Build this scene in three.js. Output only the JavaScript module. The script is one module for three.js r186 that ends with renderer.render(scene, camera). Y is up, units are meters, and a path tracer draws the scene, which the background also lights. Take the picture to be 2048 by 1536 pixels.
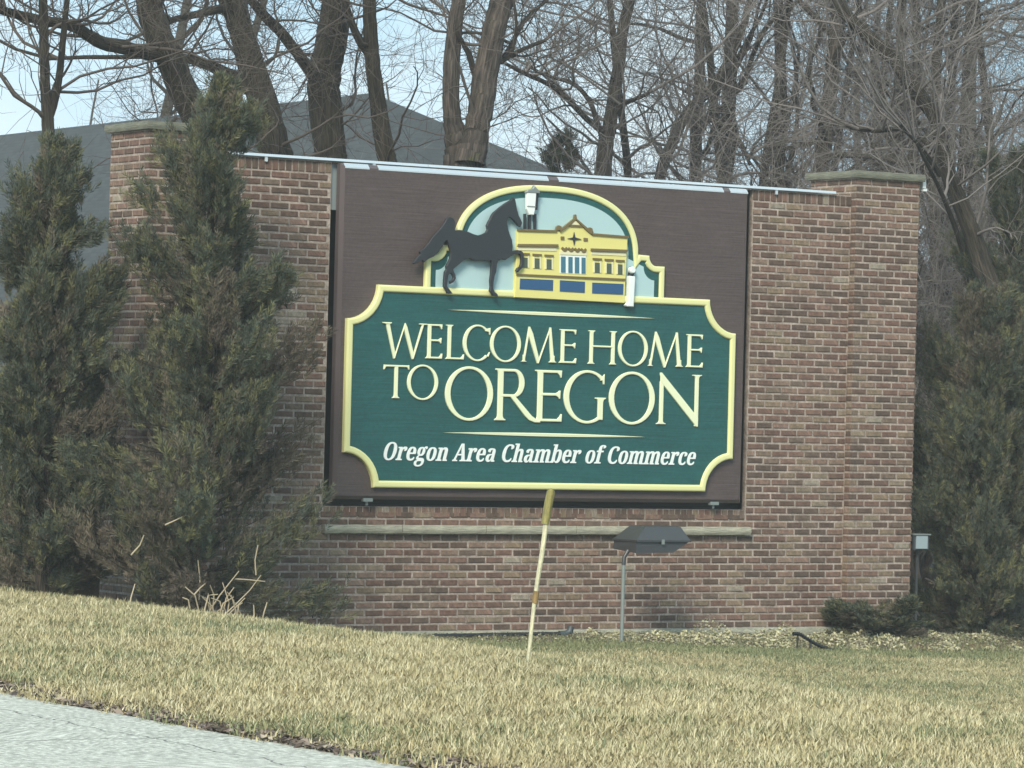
import * as THREE from 'three';
import { mergeGeometries } from 'three/addons/utils/BufferGeometryUtils.js';
import { FontLoader } from 'three/addons/loaders/FontLoader.js';
import { TextGeometry } from 'three/addons/geometries/TextGeometry.js';
import { ImprovedNoise } from 'three/addons/math/ImprovedNoise.js';

// ------------------------------------------------------------------ camera, sky, sun, exposure
const scene = new THREE.Scene();
const F = 7550, TH = THREE.MathUtils.degToRad(32.5), PITCH = THREE.MathUtils.degToRad(0.40966), ROLL = THREE.MathUtils.degToRad(1.45);
const camera = new THREE.PerspectiveCamera(11.6165, 4 / 3, 0.5, 2500);
camera.position.set(-19.75849, 2.09092, 30.49193);
camera.rotation.set(PITCH, -TH, ROLL, 'YXZ');
camera.updateMatrixWorld(true);
scene.add(camera);

const renderer = new THREE.WebGLRenderer({ antialias: true });
renderer.setSize(1024, 768);
renderer.toneMapping = THREE.LinearToneMapping;
renderer.toneMappingExposure = 1.9;
renderer.shadowMap.enabled = true;

const SUN_DIR = new THREE.Vector3(-0.66, 0.66, 0.60).normalize();
const sun = new THREE.DirectionalLight(new THREE.Color(1.0, 0.90, 0.74), 2.4);
sun.position.copy(SUN_DIR).multiplyScalar(60);
sun.target.position.set(0, 0, 0);
sun.castShadow = true;
sun.shadow.radius = 36;
sun.shadow.mapSize.set(2048, 2048);
Object.assign(sun.shadow.camera, { left: -30, right: 30, top: 30, bottom: -30, near: 1, far: 150 });
scene.add(sun, sun.target);

function mulberry(a) { return () => { a |= 0; a = a + 0x6D2B79F5 | 0; let t = Math.imul(a ^ a >>> 15, 1 | a); t = t + Math.imul(t ^ t >>> 7, 61 | t) ^ t; return ((t ^ t >>> 14) >>> 0) / 4294967296; }; }
const PN = new ImprovedNoise();
function fbm(x, y, z, o = 4) { let s = 0, a = 0.5, f = 1; for (let i = 0; i < o; i++) { s += a * PN.noise(x * f, y * f, z * f + i * 7.3); a *= 0.5; f *= 2.03; } return s; }
const clamp = (v, a, b) => Math.min(b, Math.max(a, v));
const sstep = (a, b, x) => { const t = clamp((x - a) / (b - a), 0, 1); return t * t * (3 - 2 * t); };
const lerp = (a, b, t) => a + (b - a) * t;

{ // thin bright overcast with pale blue breaks, the same all round
  const W = 1024, H = 512, d = new Float32Array(W * H * 4);
  for (let j = 0; j < H; j++) for (let i = 0; i < W; i++) {
    const el = (0.5 - (H - 1 - j + 0.5) / H) * Math.PI, az = (i + 0.5) / W * 2 * Math.PI;
    const x = Math.cos(el) * Math.cos(az), y = Math.sin(el), z = Math.cos(el) * Math.sin(az);
    const k = 1 / (0.35 + Math.abs(y));
    const c = sstep(-0.24, 0.26, fbm(x * k * 2.6 + 3.1, y * 2.0, z * k * 2.6, 5));
    const g = 1 - 0.25 * Math.max(0, y);
    const o = (j * W + i) * 4;
    d[o] = lerp(0.29, 0.50, c) * g; d[o + 1] = lerp(0.47, 0.60, c) * g; d[o + 2] = lerp(0.595, 0.65, c) * g; d[o + 3] = 1;
  }
  const sky = new THREE.DataTexture(d, W, H, THREE.RGBAFormat, THREE.FloatType);
  sky.mapping = THREE.EquirectangularReflectionMapping; sky.magFilter = THREE.LinearFilter; sky.minFilter = THREE.LinearFilter; sky.wrapS = THREE.RepeatWrapping; sky.needsUpdate = true;
  scene.background = sky; scene.environment = sky;
}

// a thin spring haze
scene.fog = new THREE.FogExp2(new THREE.Color(0.80, 0.86, 0.86), 0.0013);

// ------------------------------------------------------------------ helpers
const RQ = new THREE.Quaternion().setFromEuler(camera.rotation);
function rayDir(px, py) { return new THREE.Vector3((px - 1024) / F, -(py - 768) / F, -1).applyQuaternion(RQ); }
function onZ(px, py, z) { const d = rayDir(px, py), t = (z - camera.position.z) / d.z; return camera.position.clone().addScaledVector(d, t); }
const IQ = RQ.clone().invert();
function toPx(p) { const q = p.clone().sub(camera.position).applyQuaternion(IQ); return [1024 + F * q.x / -q.z, 768 - F * q.y / -q.z, -q.z]; }
function uv2(px, py, z) { const p = onZ(px, py, z); return new THREE.Vector2(p.x, p.y); }

const V = (x, y) => new THREE.Vector2(x, y);
const used = {};
function numbered(n) { if (used[n] === undefined) { used[n] = 0; return n; } used[n]++; return n + '_' + String(used[n]).padStart(3, '0'); }
function tag(o, label, category, group) { o.userData.label = label; o.userData.category = category; if (group) o.userData.group = group; return o; }
function thing(name, label, category, group) { const g = new THREE.Group(); g.name = numbered(name); scene.add(g); return tag(g, label, category, group); }
function part(name, geo, mat, parent) { const m = new THREE.Mesh(geo, mat); m.name = name; m.castShadow = m.receiveShadow = true; parent.add(m); return m; }
function structure(name, geo, mat) { const m = new THREE.Mesh(geo, mat); m.name = name; m.castShadow = m.receiveShadow = true; m.userData.kind = 'structure'; scene.add(m); return m; }
function box(x0, x1, y0, y1, z0, z1) { const g = new THREE.BoxGeometry(x1 - x0, y1 - y0, z1 - z0); g.translate((x0 + x1) / 2, (y0 + y1) / 2, (z0 + z1) / 2); return g; }
function lin(r, g, b) { return new THREE.Color().setRGB(r, g, b); }

function tex(size, fn, srgb = true, rx = 1, ry = 1) {
  const d = new Uint8Array(size * size * 4);
  for (let j = 0; j < size; j++) for (let i = 0; i < size; i++) {
    const c = fn(i / size, j / size), o = (j * size + i) * 4;
    if (typeof c === 'number') d[o] = d[o + 1] = d[o + 2] = clamp(c * 255, 0, 255); else { d[o] = clamp(c[0] * 255, 0, 255); d[o + 1] = clamp(c[1] * 255, 0, 255); d[o + 2] = clamp(c[2] * 255, 0, 255); }
    d[o + 3] = 255;
  }
  const t = new THREE.DataTexture(d, size, size, THREE.RGBAFormat); t.wrapS = t.wrapT = THREE.RepeatWrapping; t.magFilter = THREE.LinearFilter; t.minFilter = THREE.LinearMipmapLinearFilter; t.generateMipmaps = true;
  if (srgb) t.colorSpace = THREE.SRGBColorSpace; t.repeat.set(rx, ry); t.needsUpdate = true; return t;
}
// periodic noise on the unit square
function pn(u, v, f, s, o = 4) { const a = u * 2 * Math.PI, b = v * 2 * Math.PI, R = f / (2 * Math.PI); return fbm(Math.cos(a) * R + s, Math.sin(a) * R + Math.cos(b) * R * 1.01, Math.sin(b) * R + s * 1.7, o); }

const rnd = mulberry(20240317);
const speck = mulberry(99);
const brickMap = tex(512, (u, v) => { const n = pn(u, v, 14, 2) * 0.5 + pn(u, v, 50, 5, 2) * 0.35; const lime = sstep(0.2, 0.45, pn(u, v, 9, 11)); const k = 0.80 + n * 0.5 + (speck() - 0.5) * 0.14 + lime * 0.22; return [k, k * 0.99, k * 0.98]; }, true, 1.3, 1.3);
const brickBump = tex(512, (u, v) => 0.5 + pn(u, v, 60, 8, 3) * 0.6, false, 1.3, 1.3);
const mortarMap = tex(512, (u, v) => { const n = pn(u, v, 8, 21) * 0.30 + pn(u, v, 60, 23, 2) * 0.3; return 0.82 + n + (speck() - 0.5) * 0.1; }, true, 0.7, 0.7);
const grainMap = tex(512, (u, v) => { const n = pn(u * 1, v, 3, 31) * 0.10 + fbm(u * 0, v * 90 + 0.6 * Math.sin(u * 6.283), Math.cos(u * 6.283) * 0.6 + 3, 3) * 0.16 + pn(u, v, 40, 33, 2) * 0.12; return 0.9 + n; }, true, 0.8, 0.8);
const grainBump = tex(512, (u, v) => 0.5 + fbm(1.3 + 0.5 * Math.sin(u * 6.283), v * 70, 0.5 * Math.cos(u * 6.283), 3) * 0.7, false, 0.8, 0.8);
const barkMap = tex(512, (u, v) => { const n = pn(u, v, 4, 41) * 0.3 + fbm(Math.cos(u * 6.283) * 5, Math.sin(u * 6.283) * 5, v * 3 + 4, 4) * 0.7; const moss = sstep(0.1, 0.4, pn(u, v, 3, 47)); const k = 0.75 + n; return [k * lerp(1, 0.92, moss), k * lerp(0.97, 1.0, moss), k * lerp(0.95, 0.72, moss)]; });
const barkBump = tex(512, (u, v) => 0.5 + fbm(Math.cos(u * 6.283) * 6, Math.sin(u * 6.283) * 6, v * 3 + 4, 4) * 0.9, false);
const soilMap = tex(512, (u, v) => { const n = pn(u, v, 10, 51) * 0.5 + pn(u, v, 60, 53, 3) * 0.5; return [0.72 + n * 0.6, 0.70 + n * 0.58, 0.66 + n * 0.5]; });
const roadMap = tex(1024, (u, v) => { const n = pn(u, v, 5, 61) * 0.10 + pn(u, v, 130, 63, 3) * 0.5 + (speck() - 0.5) * 0.22; let k = 0.84 + n; const c1 = Math.abs(v - 0.31 - 0.02 * pn(u, 0.2, 18, 65, 4) - 0.05 * u); if (c1 < 0.0022) k *= 0.55; const c2 = Math.abs(u - 0.62 - 0.03 * pn(0.3, v, 16, 67, 4)); if (c2 < 0.0016) k *= 0.6; return [k, k * 1.0, k * 0.985]; }, true, 0.28, 0.28);
const stoneMap = tex(512, (u, v) => { const n = pn(u, v, 6, 71) * 0.35 + pn(u, v, 40, 73, 3) * 0.3; return [0.85 + n, 0.86 + n, 0.82 + n * 0.9]; }, true, 1.5, 1.5);

const M = {};
const std = (c, o = {}) => new THREE.MeshStandardMaterial(Object.assign({ color: c, roughness: 0.85 }, o));
M.mortar = std(lin(0.49, 0.415, 0.36), { map: mortarMap, roughness: 0.95 });
M.stone = std(lin(0.53, 0.51, 0.45), { map: stoneMap, bumpMap: stoneMap, bumpScale: 0.004 });
M.capStone = std(lin(0.25, 0.255, 0.225), { map: stoneMap, bumpMap: stoneMap, bumpScale: 0.004 });
M.concrete = std(lin(0.52, 0.52, 0.47), { map: stoneMap });
M.flash = std(lin(0.80, 0.82, 0.82), { roughness: 0.32, metalness: 0.75 });
M.flashDull = std(lin(0.30, 0.36, 0.38), { roughness: 0.5, metalness: 0.3 });
M.panel = std(lin(0.098, 0.074, 0.074), { map: grainMap, bumpMap: grainBump, bumpScale: 0.002, roughness: 0.62 });
M.panelEdge = std(lin(0.10, 0.082, 0.086), { roughness: 0.3 });
M.green = std(lin(0.012, 0.106, 0.105), { map: grainMap, bumpMap: grainBump, bumpScale: 0.0015, roughness: 0.5 });
M.gold = std(lin(0.72, 0.73, 0.36), { roughness: 0.45 });
M.goldLetter = std(lin(0.78, 0.83, 0.57), { roughness: 0.45 });
M.white = std(lin(0.78, 0.84, 0.84), { roughness: 0.5 });
M.skyPaint = std(lin(0.40, 0.58, 0.61), { roughness: 0.6 });
M.horse = std(lin(0.020, 0.025, 0.032), { roughness: 0.55 });
M.facade = std(lin(0.70, 0.66, 0.235), { roughness: 0.6 });
M.facadePale = std(lin(0.72, 0.70, 0.46), { roughness: 0.6 });
M.trim = std(lin(0.16, 0.12, 0.05), { roughness: 0.6 });
M.winDark = std(lin(0.07, 0.095, 0.06), { roughness: 0.3 });
M.winTeal = std(lin(0.05, 0.16, 0.23), { roughness: 0.3 });
M.winBlue = std(lin(0.022, 0.085, 0.20), { roughness: 0.3 });
M.bronze = std(lin(0.055, 0.06, 0.066), { roughness: 0.38, metalness: 0.2 });
M.galv = std(lin(0.24, 0.28, 0.275), { roughness: 0.5, metalness: 0.3 });
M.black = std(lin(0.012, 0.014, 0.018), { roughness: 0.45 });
M.bark = std(lin(0.082, 0.072, 0.056), { map: barkMap, bumpMap: barkBump, bumpScale: 0.03, roughness: 0.95 });
M.barkGrey = std(lin(0.140, 0.125, 0.114), { map: barkMap, bumpMap: barkBump, bumpScale: 0.02, roughness: 0.95 });
M.twig = std(lin(0.095, 0.078, 0.068), { roughness: 0.9 });
M.twigGrey = std(lin(0.185, 0.168, 0.16), { roughness: 0.9 });
M.foliage = new THREE.MeshPhysicalMaterial({ color: 0xffffff, roughness: 0.9, side: THREE.DoubleSide });
M.dry = std(lin(0.42, 0.36, 0.25), { roughness: 0.9, side: THREE.DoubleSide });

// ------------------------------------------------------------------ ground
const HX = [[-40, 0.58], [-11.6, 0.58], [-9.5, 0.5], [-7.5, 0.44], [-5.8, 0.37], [-4.8, 0.27], [-3.8, 0.14], [-3.1, 0.05], [-2.25, -0.035], [-1.2, -0.07], [0, -0.085], [1.7, -0.15], [3.55, -0.22], [5.8, -0.25], [40, -0.35]];
function ground(x, z) {
  let i = 0; while (i < HX.length - 2 && x > HX[i + 1][0]) i++;
  const t = clamp((x - HX[i][0]) / (HX[i + 1][0] - HX[i][0]), 0, 1);
  let h = lerp(HX[i][1], HX[i + 1][1], t);
  if (x > -11.6 && x < 30 && z > -40 && z < 40) h += 0.02 * fbm(x * 0.9, z * 0.9, 1.2, 3) * sstep(-11.6, -11.2, x);
  if (x > -2.5 && z > -0.2) { const t = sstep(1.15, 0.35, z) * sstep(-2.5, 0.2, x); h = lerp(h, Math.max(h, -0.055 - 0.012 * x), t); }
  return h;
}
{
  const N = 260, g = new THREE.PlaneGeometry(2, 2, N, N); g.rotateX(-Math.PI / 2);
  const p = g.attributes.position, uv = g.attributes.uv;
  const wrp = (t) => 26 * t + 900 * Math.sign(t) * Math.pow(Math.abs(t), 7);
  for (let i = 0; i < p.count; i++) { const x = wrp(p.getX(i)) - 2, z = wrp(p.getZ(i)) + 4; p.setXYZ(i, x, ground(x, z), z); uv.setXY(i, x * 0.5, z * 0.5); }
  g.computeVertexNormals();
  structure('lawn_ground', g, std(lin(0.30, 0.25, 0.155), { map: soilMap, bumpMap: soilMap, bumpScale: 0.02, roughness: 1 }));
}
{ // pale concrete road whose straight edge runs past the end of the wall
  const pts = []; const idx = []; const uvs = []; const n = 700;
  for (let i = 0; i <= n; i++) {
    const z = -70 + i / n * 170; const e = -11.63 + 0.035 * fbm(z * 1.3, 4.2, 0.5, 3) + 0.02 * fbm(z * 7, 1.2, 2.5, 2);
    pts.push(e, 0.598, z, e, 0.50, z, -19, 0.612, z, -27, 0.598, z); uvs.push(e, z, e, z + 0.1, -19, z, -27, z);
    if (i < n) { const a = i * 4, b = a + 4; idx.push(a, a + 1, b, a + 1, b + 1, b, a + 2, a, b + 2, a, b, b + 2, a + 3, a + 2, b + 3, a + 2, b + 2, b + 3); }
  }
  const g = new THREE.BufferGeometry(); g.setAttribute('position', new THREE.Float32BufferAttribute(pts, 3)); g.setAttribute('uv', new THREE.Float32BufferAttribute(uvs, 2)); g.setIndex(idx.map((v, k) => v)); 
  const gi = g.toNonIndexed(); gi.computeVertexNormals();
  structure('road', gi, std(lin(0.66, 0.675, 0.615), { map: roadMap, bumpMap: roadMap, bumpScale: 0.006, roughness: 0.9, side: THREE.DoubleSide }));
}

// ------------------------------------------------------------------ brickwork
const BL = 0.2032, CH = 0.071, JT = 0.0215;
const palette = [[0.161, 0.111, 0.088], [0.2, 0.125, 0.099], [0.238, 0.145, 0.114], [0.27, 0.171, 0.136], [0.304, 0.202, 0.16], [0.2, 0.148, 0.116], [0.147, 0.107, 0.087], [0.304, 0.233, 0.163], [0.245, 0.184, 0.14], [0.339, 0.275, 0.205], [0.189, 0.121, 0.095], [0.409, 0.366, 0.299], [0.315, 0.226, 0.177]];
const brickMats = palette.map((c) => std(lin(c[0], c[1], c[2]), { map: brickMap, bumpMap: brickBump, bumpScale: 0.003, roughness: 0.9 }));
M.brickStuff = std(lin(1, 1, 1), { vertexColors: true, map: brickMap, bumpMap: brickBump, bumpScale: 0.003, roughness: 0.9 });
function pickBrick(x, y) {
  const n = fbm(x * 1.1 + 5, y * 1.4, 2.2, 3), pale = fbm(x * 1.5 + 20, y * 2.6, 7.7, 3);
  const r = rnd();
  if (Math.abs(x - 3.68) < 0.11 && y > 2.3 && y < 4.35 && r < 0.6) return r < 0.25 ? 6 : r < 0.45 ? 0 : 10;   // damp stain running down the joint below the cap
  if (pale > 0.2 && r < 0.5) return r < 0.07 ? 11 : r < 0.3 ? 9 : 7;
  if (r < 0.012) return 11;
  const t = clamp(r + n * 0.6, 0, 0.999);
  return [6, 0, 10, 1, 0, 5, 2, 1, 2, 3, 8, 4, 12, 3, 7][Math.floor(t * 15)];
}
// a brick with small chamfers on its face: unit size, face towards +z
function brickUnit(w, h, d, seed, c = 0.004) {
  const x = w / 2, y = h / 2, r = mulberry(seed);
  const j = () => (r() - 0.5) * 0.003;
  const f = [[-x + c + j(), -y + c + j(), d], [x - c + j(), -y + c + j(), d], [x - c + j(), y - c + j(), d], [-x + c + j(), y - c + j(), d]];
  const m = [[-x, -y, d - c], [x, -y, d - c], [x, y, d - c], [-x, y, d - c]];
  const b = [[-x, -y, 0], [x, -y, 0], [x, y, 0], [-x, y, 0]];
  const P = [], U = [], ox = r() * 3, oy = r() * 3;
  const quad = (a, bb, cc, dd, ax) => { for (const q of [a, bb, cc, a, cc, dd]) { P.push(...q); U.push(ox + q[0] + (ax === 1 ? q[2] : 0), oy + q[1] + (ax === 2 ? q[2] : 0)); } };
  quad(f[0], f[1], f[2], f[3], 0);
  for (let k = 0; k < 4; k++) { const n = (k + 1) % 4, ax = k % 2 ? 1 : 2; quad(m[k], m[n], f[n], f[k], ax); quad(b[k], b[n], m[n], m[k], ax); }
  const g = new THREE.BufferGeometry(); g.setAttribute('position', new THREE.Float32BufferAttribute(P, 3)); g.setAttribute('uv', new THREE.Float32BufferAttribute(U, 2)); g.computeVertexNormals(); return g;
}
const unitBricks = [1, 2, 3, 4, 5, 6].map((s) => brickUnit(BL - JT, CH - JT, 0.09, s * 31));
const FRONT = new THREE.Quaternion(), LEFT = new THREE.Quaternion().setFromAxisAngle(new THREE.Vector3(0, 1, 0), -Math.PI / 2), RIGHT = new THREE.Quaternion().setFromAxisAngle(new THREE.Vector3(0, 1, 0), Math.PI / 2);
// list of bricks {x,y,z,w,h,q}: centre of the face's back plane
function layBricks(parent, list, keep) {
  list.forEach((b) => { b.p = new THREE.Vector3(b.x, b.y, b.z); const q = toPx(b.p); b.d = q[2]; b.px = q[0]; b.py = q[1]; b.c = pickBrick(b.x + b.z, b.y); b.v = Math.floor(rnd() * 6); });
  const vis = list.filter((b) => keep(b)).sort((a, b) => a.d - b.d).slice(0, 300);
  const S = new Set(vis);
  const mk = (b) => { const sx = b.w / (BL - JT), sy = b.h / (CH - JT); const out = (rnd() - 0.5) * 0.005; const o = new THREE.Vector3(0, 0, out).applyQuaternion(b.q); return [b.p.clone().add(o), b.q.clone().multiply(new THREE.Quaternion().setFromAxisAngle(new THREE.Vector3(0, 0, 1), (rnd() - 0.5) * 0.012)), new THREE.Vector3(sx, sy, 1)]; };
  const rest = [];
  for (const b of list) {
    const [p, q, s] = mk(b);
    if (S.has(b)) { const m = part('brick', unitBricks[b.v], brickMats[b.c], parent); m.position.copy(p); m.quaternion.copy(q); m.scale.copy(s); }
    else { const g = unitBricks[b.v].clone().applyMatrix4(new THREE.Matrix4().compose(p, q, s)); const n = g.attributes.position.count, c = palette[b.c], k = 0.92 + rnd() * 0.16; const col = new Float32Array(n * 3); for (let i = 0; i < n; i++) { col[i * 3] = c[0] * k; col[i * 3 + 1] = c[1] * k; col[i * 3 + 2] = c[2] * k; } g.setAttribute('color', new THREE.BufferAttribute(col, 3)); rest.push(g); }
  }
  if (rest.length) { const m = part('brickwork', mergeGeometries(rest), M.brickStuff, parent); m.userData.kind = 'stuff'; }
}
const OL = -2.376, OR = 2.462, WT = 4.375, PL = -4.317, PR = 3.70, PW = 0.815, PD = 0.78, PF = 0.08, CAPB = 4.545;
const WX0 = PL + PW, WX1 = PR;   // the wall between the two piers
{
  const wall = thing('brick_wall', 'wide weathered brown brick wall with metal coping, holding the green painted sign', 'wall');
  const core = [box(WX0, OL, -0.6, WT - 0.012, -0.4, -0.006), box(OR, WX1, -0.6, WT - 0.012, -0.4, -0.006), box(OL, OR, -0.6, 1.165, -0.4, -0.006), box(OL, OR, 1.165, WT - 0.012, -0.4, -0.25)];
  const cg = mergeGeometries(core); { const p = cg.attributes.position, u = cg.attributes.uv; for (let i = 0; i < p.count; i++) u.setXY(i, p.getX(i) + p.getZ(i), p.getY(i)); }
  part('mortar', cg, M.mortar, wall);
  const list = []; const z = -0.088;
  const RT = WT - 0.015, RB = RT - 0.112;       // top rowlock
  const addRow = (a, b, yb, yt, off) => { // stretchers from a to b, running bond
    let x = Math.floor((a - off) / BL) * BL + off;
    for (; x < b; x += BL) { const l = Math.max(x, a), r = Math.min(x + BL, b); if (r - l < 0.045) continue; list.push({ x: (l + r) / 2 + (rnd() - 0.5) * 0.004, y: (yb + yt) / 2 + (rnd() - 0.5) * 0.002, z, w: r - l - JT, h: yt - yb - JT, q: FRONT }); }
  };
  const addRowlock = (a, b, yb, yt) => { const n = Math.round((b - a) / CH), s = (b - a) / n; for (let i = 0; i < n; i++) list.push({ x: a + (i + 0.5) * s + (rnd() - 0.5) * 0.004, y: (yb + yt) / 2, z, w: s - 0.015, h: yt - yb - 0.014, q: FRONT, row: 1 }); };
  for (let k = 0; k < 72; k++) {
    const yt = RB - k * CH, yb = yt - CH, off = (k % 2) * BL / 2 + 0.03;
    if (yb < -0.45) break;
    const inOpen = yb > 0.985, ledge = Math.abs(yb - 0.921) < 0.03;
    if (yb > 1.06) { addRow(WX0, OL, yb, yt, off); addRow(OR, WX1, yb, yt, off); }
    else if (inOpen) { addRow(WX0, WX1, yb, yt, off); }
    else if (ledge) { addRow(WX0, OL, yb, yt, off); addRow(OR + 0.04, WX1, yb, yt, off); }
    else addRow(WX0, WX1, yb, yt, off);
  }
  addRowlock(WX0, OL, RB, RT); addRowlock(OR, WX1, RB, RT); addRowlock(OL, OR, 1.066, 1.168);
  layBricks(wall, list, (b) => b.px > 470 && b.y > -0.05 && !b.row);
  // limestone ledge in five stones
  const cuts = [OL - 0.015, -1.55, -0.62, 0.41, 1.38, OR + 0.035];
  for (let i = 0; i < 5; i++) { const g = new THREE.BoxGeometry(cuts[i + 1] - cuts[i] - 0.006, 0.078, 0.16, 14, 3, 3); const p = g.attributes.position; for (let k = 0; k < p.count; k++) { const x = p.getX(k) + cuts[i], y = p.getY(k), zz = p.getZ(k); const e = Math.abs(y) > 0.03 && zz > 0.07 ? 0.012 : 0; p.setXYZ(k, p.getX(k), y + 0.006 * fbm(x * 6, y * 20, 3, 2), zz - e + 0.012 * fbm(x * 9, y * 30, 8, 3)); } g.computeVertexNormals(); const m = part('ledge_stone', g, M.stone, wall); m.position.set((cuts[i] + cuts[i + 1]) / 2, 0.955, -0.012); }
  // concrete footing
  for (const [a, b, o] of [[-2.0, 0.05, 0.055], [0.055, 1.9, 0.05], [1.905, 3.66, 0.052]]) part('footing', box(a, b, -0.5, -0.012, -0.3, o), M.concrete, wall);
  // metal coping along the top: flat sheet with a turned down front lip, in three lengths with drip clips
  const cp = [WX0 + 0.004, -1.35, 0.95, WX1 - 0.22];
  for (let i = 0; i < 3; i++) {
    const s = new THREE.Shape([[0.028, 0], [0.036, 0.002], [0.03, 0.026], [-0.43, 0.034], [-0.43, 0.026], [0.022, 0.018]].map((q) => new THREE.Vector2(q[0], q[1])));
    const g = new THREE.ExtrudeGeometry(s, { depth: cp[i + 1] - cp[i] - 0.004, bevelEnabled: false }); g.rotateY(-Math.PI / 2); g.scale(-1, 1, 1); g.translate(cp[i], WT - 0.006, 0);
    const p = g.attributes.position; // mirrored: put the winding right
    const ix = []; for (let k = 0; k < p.count; k += 3) ix.push(k, k + 2, k + 1); g.setIndex(ix); const g2 = g.toNonIndexed(); g2.computeVertexNormals(); g2.rotateY(0);
    part('coping', g2, M.flash, wall);
  }
  for (const x of [-3.1, 2.72, -1.95]) part('coping_clip', box(x, x + 0.03, WT - 0.05, WT - 0.007, 0.008, 0.026), M.flash, wall);
  part('recess_shade_sheets', mergeGeometries([box(OL + 0.001, OR - 0.001, 1.168, WT - 0.02, -0.249, -0.235), box(OL + 0.001, OR - 0.001, 1.1655, 1.1735, -0.234, -0.09), box(OL + 0.0005, OL + 0.007, 1.174, WT - 0.02, -0.234, -0.06), box(OR - 0.007, OR - 0.0005, 1.174, WT - 0.02, -0.234, -0.06)]), M.black, wall);  // black sheets added inside the recess, standing in for its deep shade
  part('flashing_strip', box(OL + 0.004, OL + 0.085, 3.92, 4.34, -0.06, -0.03), M.flashDull, wall);
}
function pier(x0, label, keep) {
  const t = thing('brick_pier', label, 'pier', null), x1 = x0 + PW, zb = PF - PD, zf = PF;
  const cg = box(x0 + 0.006, x1 - 0.006, -0.6, CAPB, zb, zf - 0.006); { const p = cg.attributes.position, u = cg.attributes.uv; for (let i = 0; i < p.count; i++) u.setXY(i, p.getX(i) + p.getZ(i) + 5, p.getY(i)); }
  part('mortar', cg, M.mortar, t);
  const list = [], D = 0.088, H = 0.1016;
  for (let k = 0; k < 72; k++) {
    const yt = CAPB - 0.004 - k * CH, yb = yt - CH; if (yb < -0.5) break;
    const y = (yt + yb) / 2, h = CH - JT, odd = k % 2;
    // front face: from x0 (stretcher at the corner) or x0 + half
    const run = (a, b, put) => { let s = a; while (s < b - 0.04) { const e = Math.min(s + BL, b); put((s + e) / 2, e - s - JT); s = e; } };
    if (odd) { list.push({ x: x0 + (H - JT) / 2, y, z: zf - D, w: H - JT, h, q: FRONT, f: 1 }); run(x0 + H, x1, (c, w) => list.push({ x: c, y, z: zf - D, w, h, q: FRONT, f: 1 })); }
    else run(x0, x1, (c, w) => list.push({ x: c - JT / 2 + (c < x0 + 0.12 ? 0 : 0), y, z: zf - D, w, h, q: FRONT, f: 1 }));
    for (const side of [-1, 1]) {
      const xx = side < 0 ? x0 + D : x1 - D, q = side < 0 ? LEFT : RIGHT;
      const first = odd ? BL - 0.001 : H;   // the return of the corner brick
      list.push({ x: xx, y, z: zf - 0.0005 - (first - JT) / 2, w: first - JT - 0.002, h: h - 0.0006, q, s: side });
      run(-(zf - first), -zb, (c, w) => list.push({ x: xx, y, z: -c, w, h, q, s: side }));
    }
  }
  layBricks(t, list, keep);
  const o = 0.045, cap = new THREE.BoxGeometry(PW + 2 * o, 0.072, PD + 2 * o, 16, 3, 16), p = cap.attributes.position;
  for (let k = 0; k < p.count; k++) { const x = p.getX(k), y = p.getY(k), z = p.getZ(k); const n = 0.008 * fbm((x + x0) * 8, y * 20, z * 8, 3); const out = (Math.abs(x) > PW / 2 + o - 0.001 || Math.abs(z) > PD / 2 + o - 0.001) && Math.abs(y) > 0.03 ? -0.008 : 0; p.setXYZ(k, x + (n + out) * Math.sign(x), y + n * 0.6, z + (n + out) * Math.sign(z)); }
  cap.computeVertexNormals();
  const c = part('cap_stone', cap, M.capStone, t); c.position.set(x0 + PW / 2, CAPB + 0.037, PF - PD / 2);
  return t;
}
pier(PL, 'brown brick pier with stone cap, half hidden behind the shaggy cedar', (b) => b.s === -1 || b.f);
const pierR = pier(PR, 'brown brick pier with stone cap, standing clear beside the low juniper', (b) => b.f && b.y > -0.2);
part('cap_bracket', mergeGeometries([box(PR + PW + 0.047, PR + PW + 0.085, CAPB - 0.06, CAPB + 0.05, -0.02, 0.07), box(PR + PW + 0.06, PR + PW + 0.11, CAPB - 0.09, CAPB - 0.062, 0.0, 0.06)]), M.white, pierR);

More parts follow.
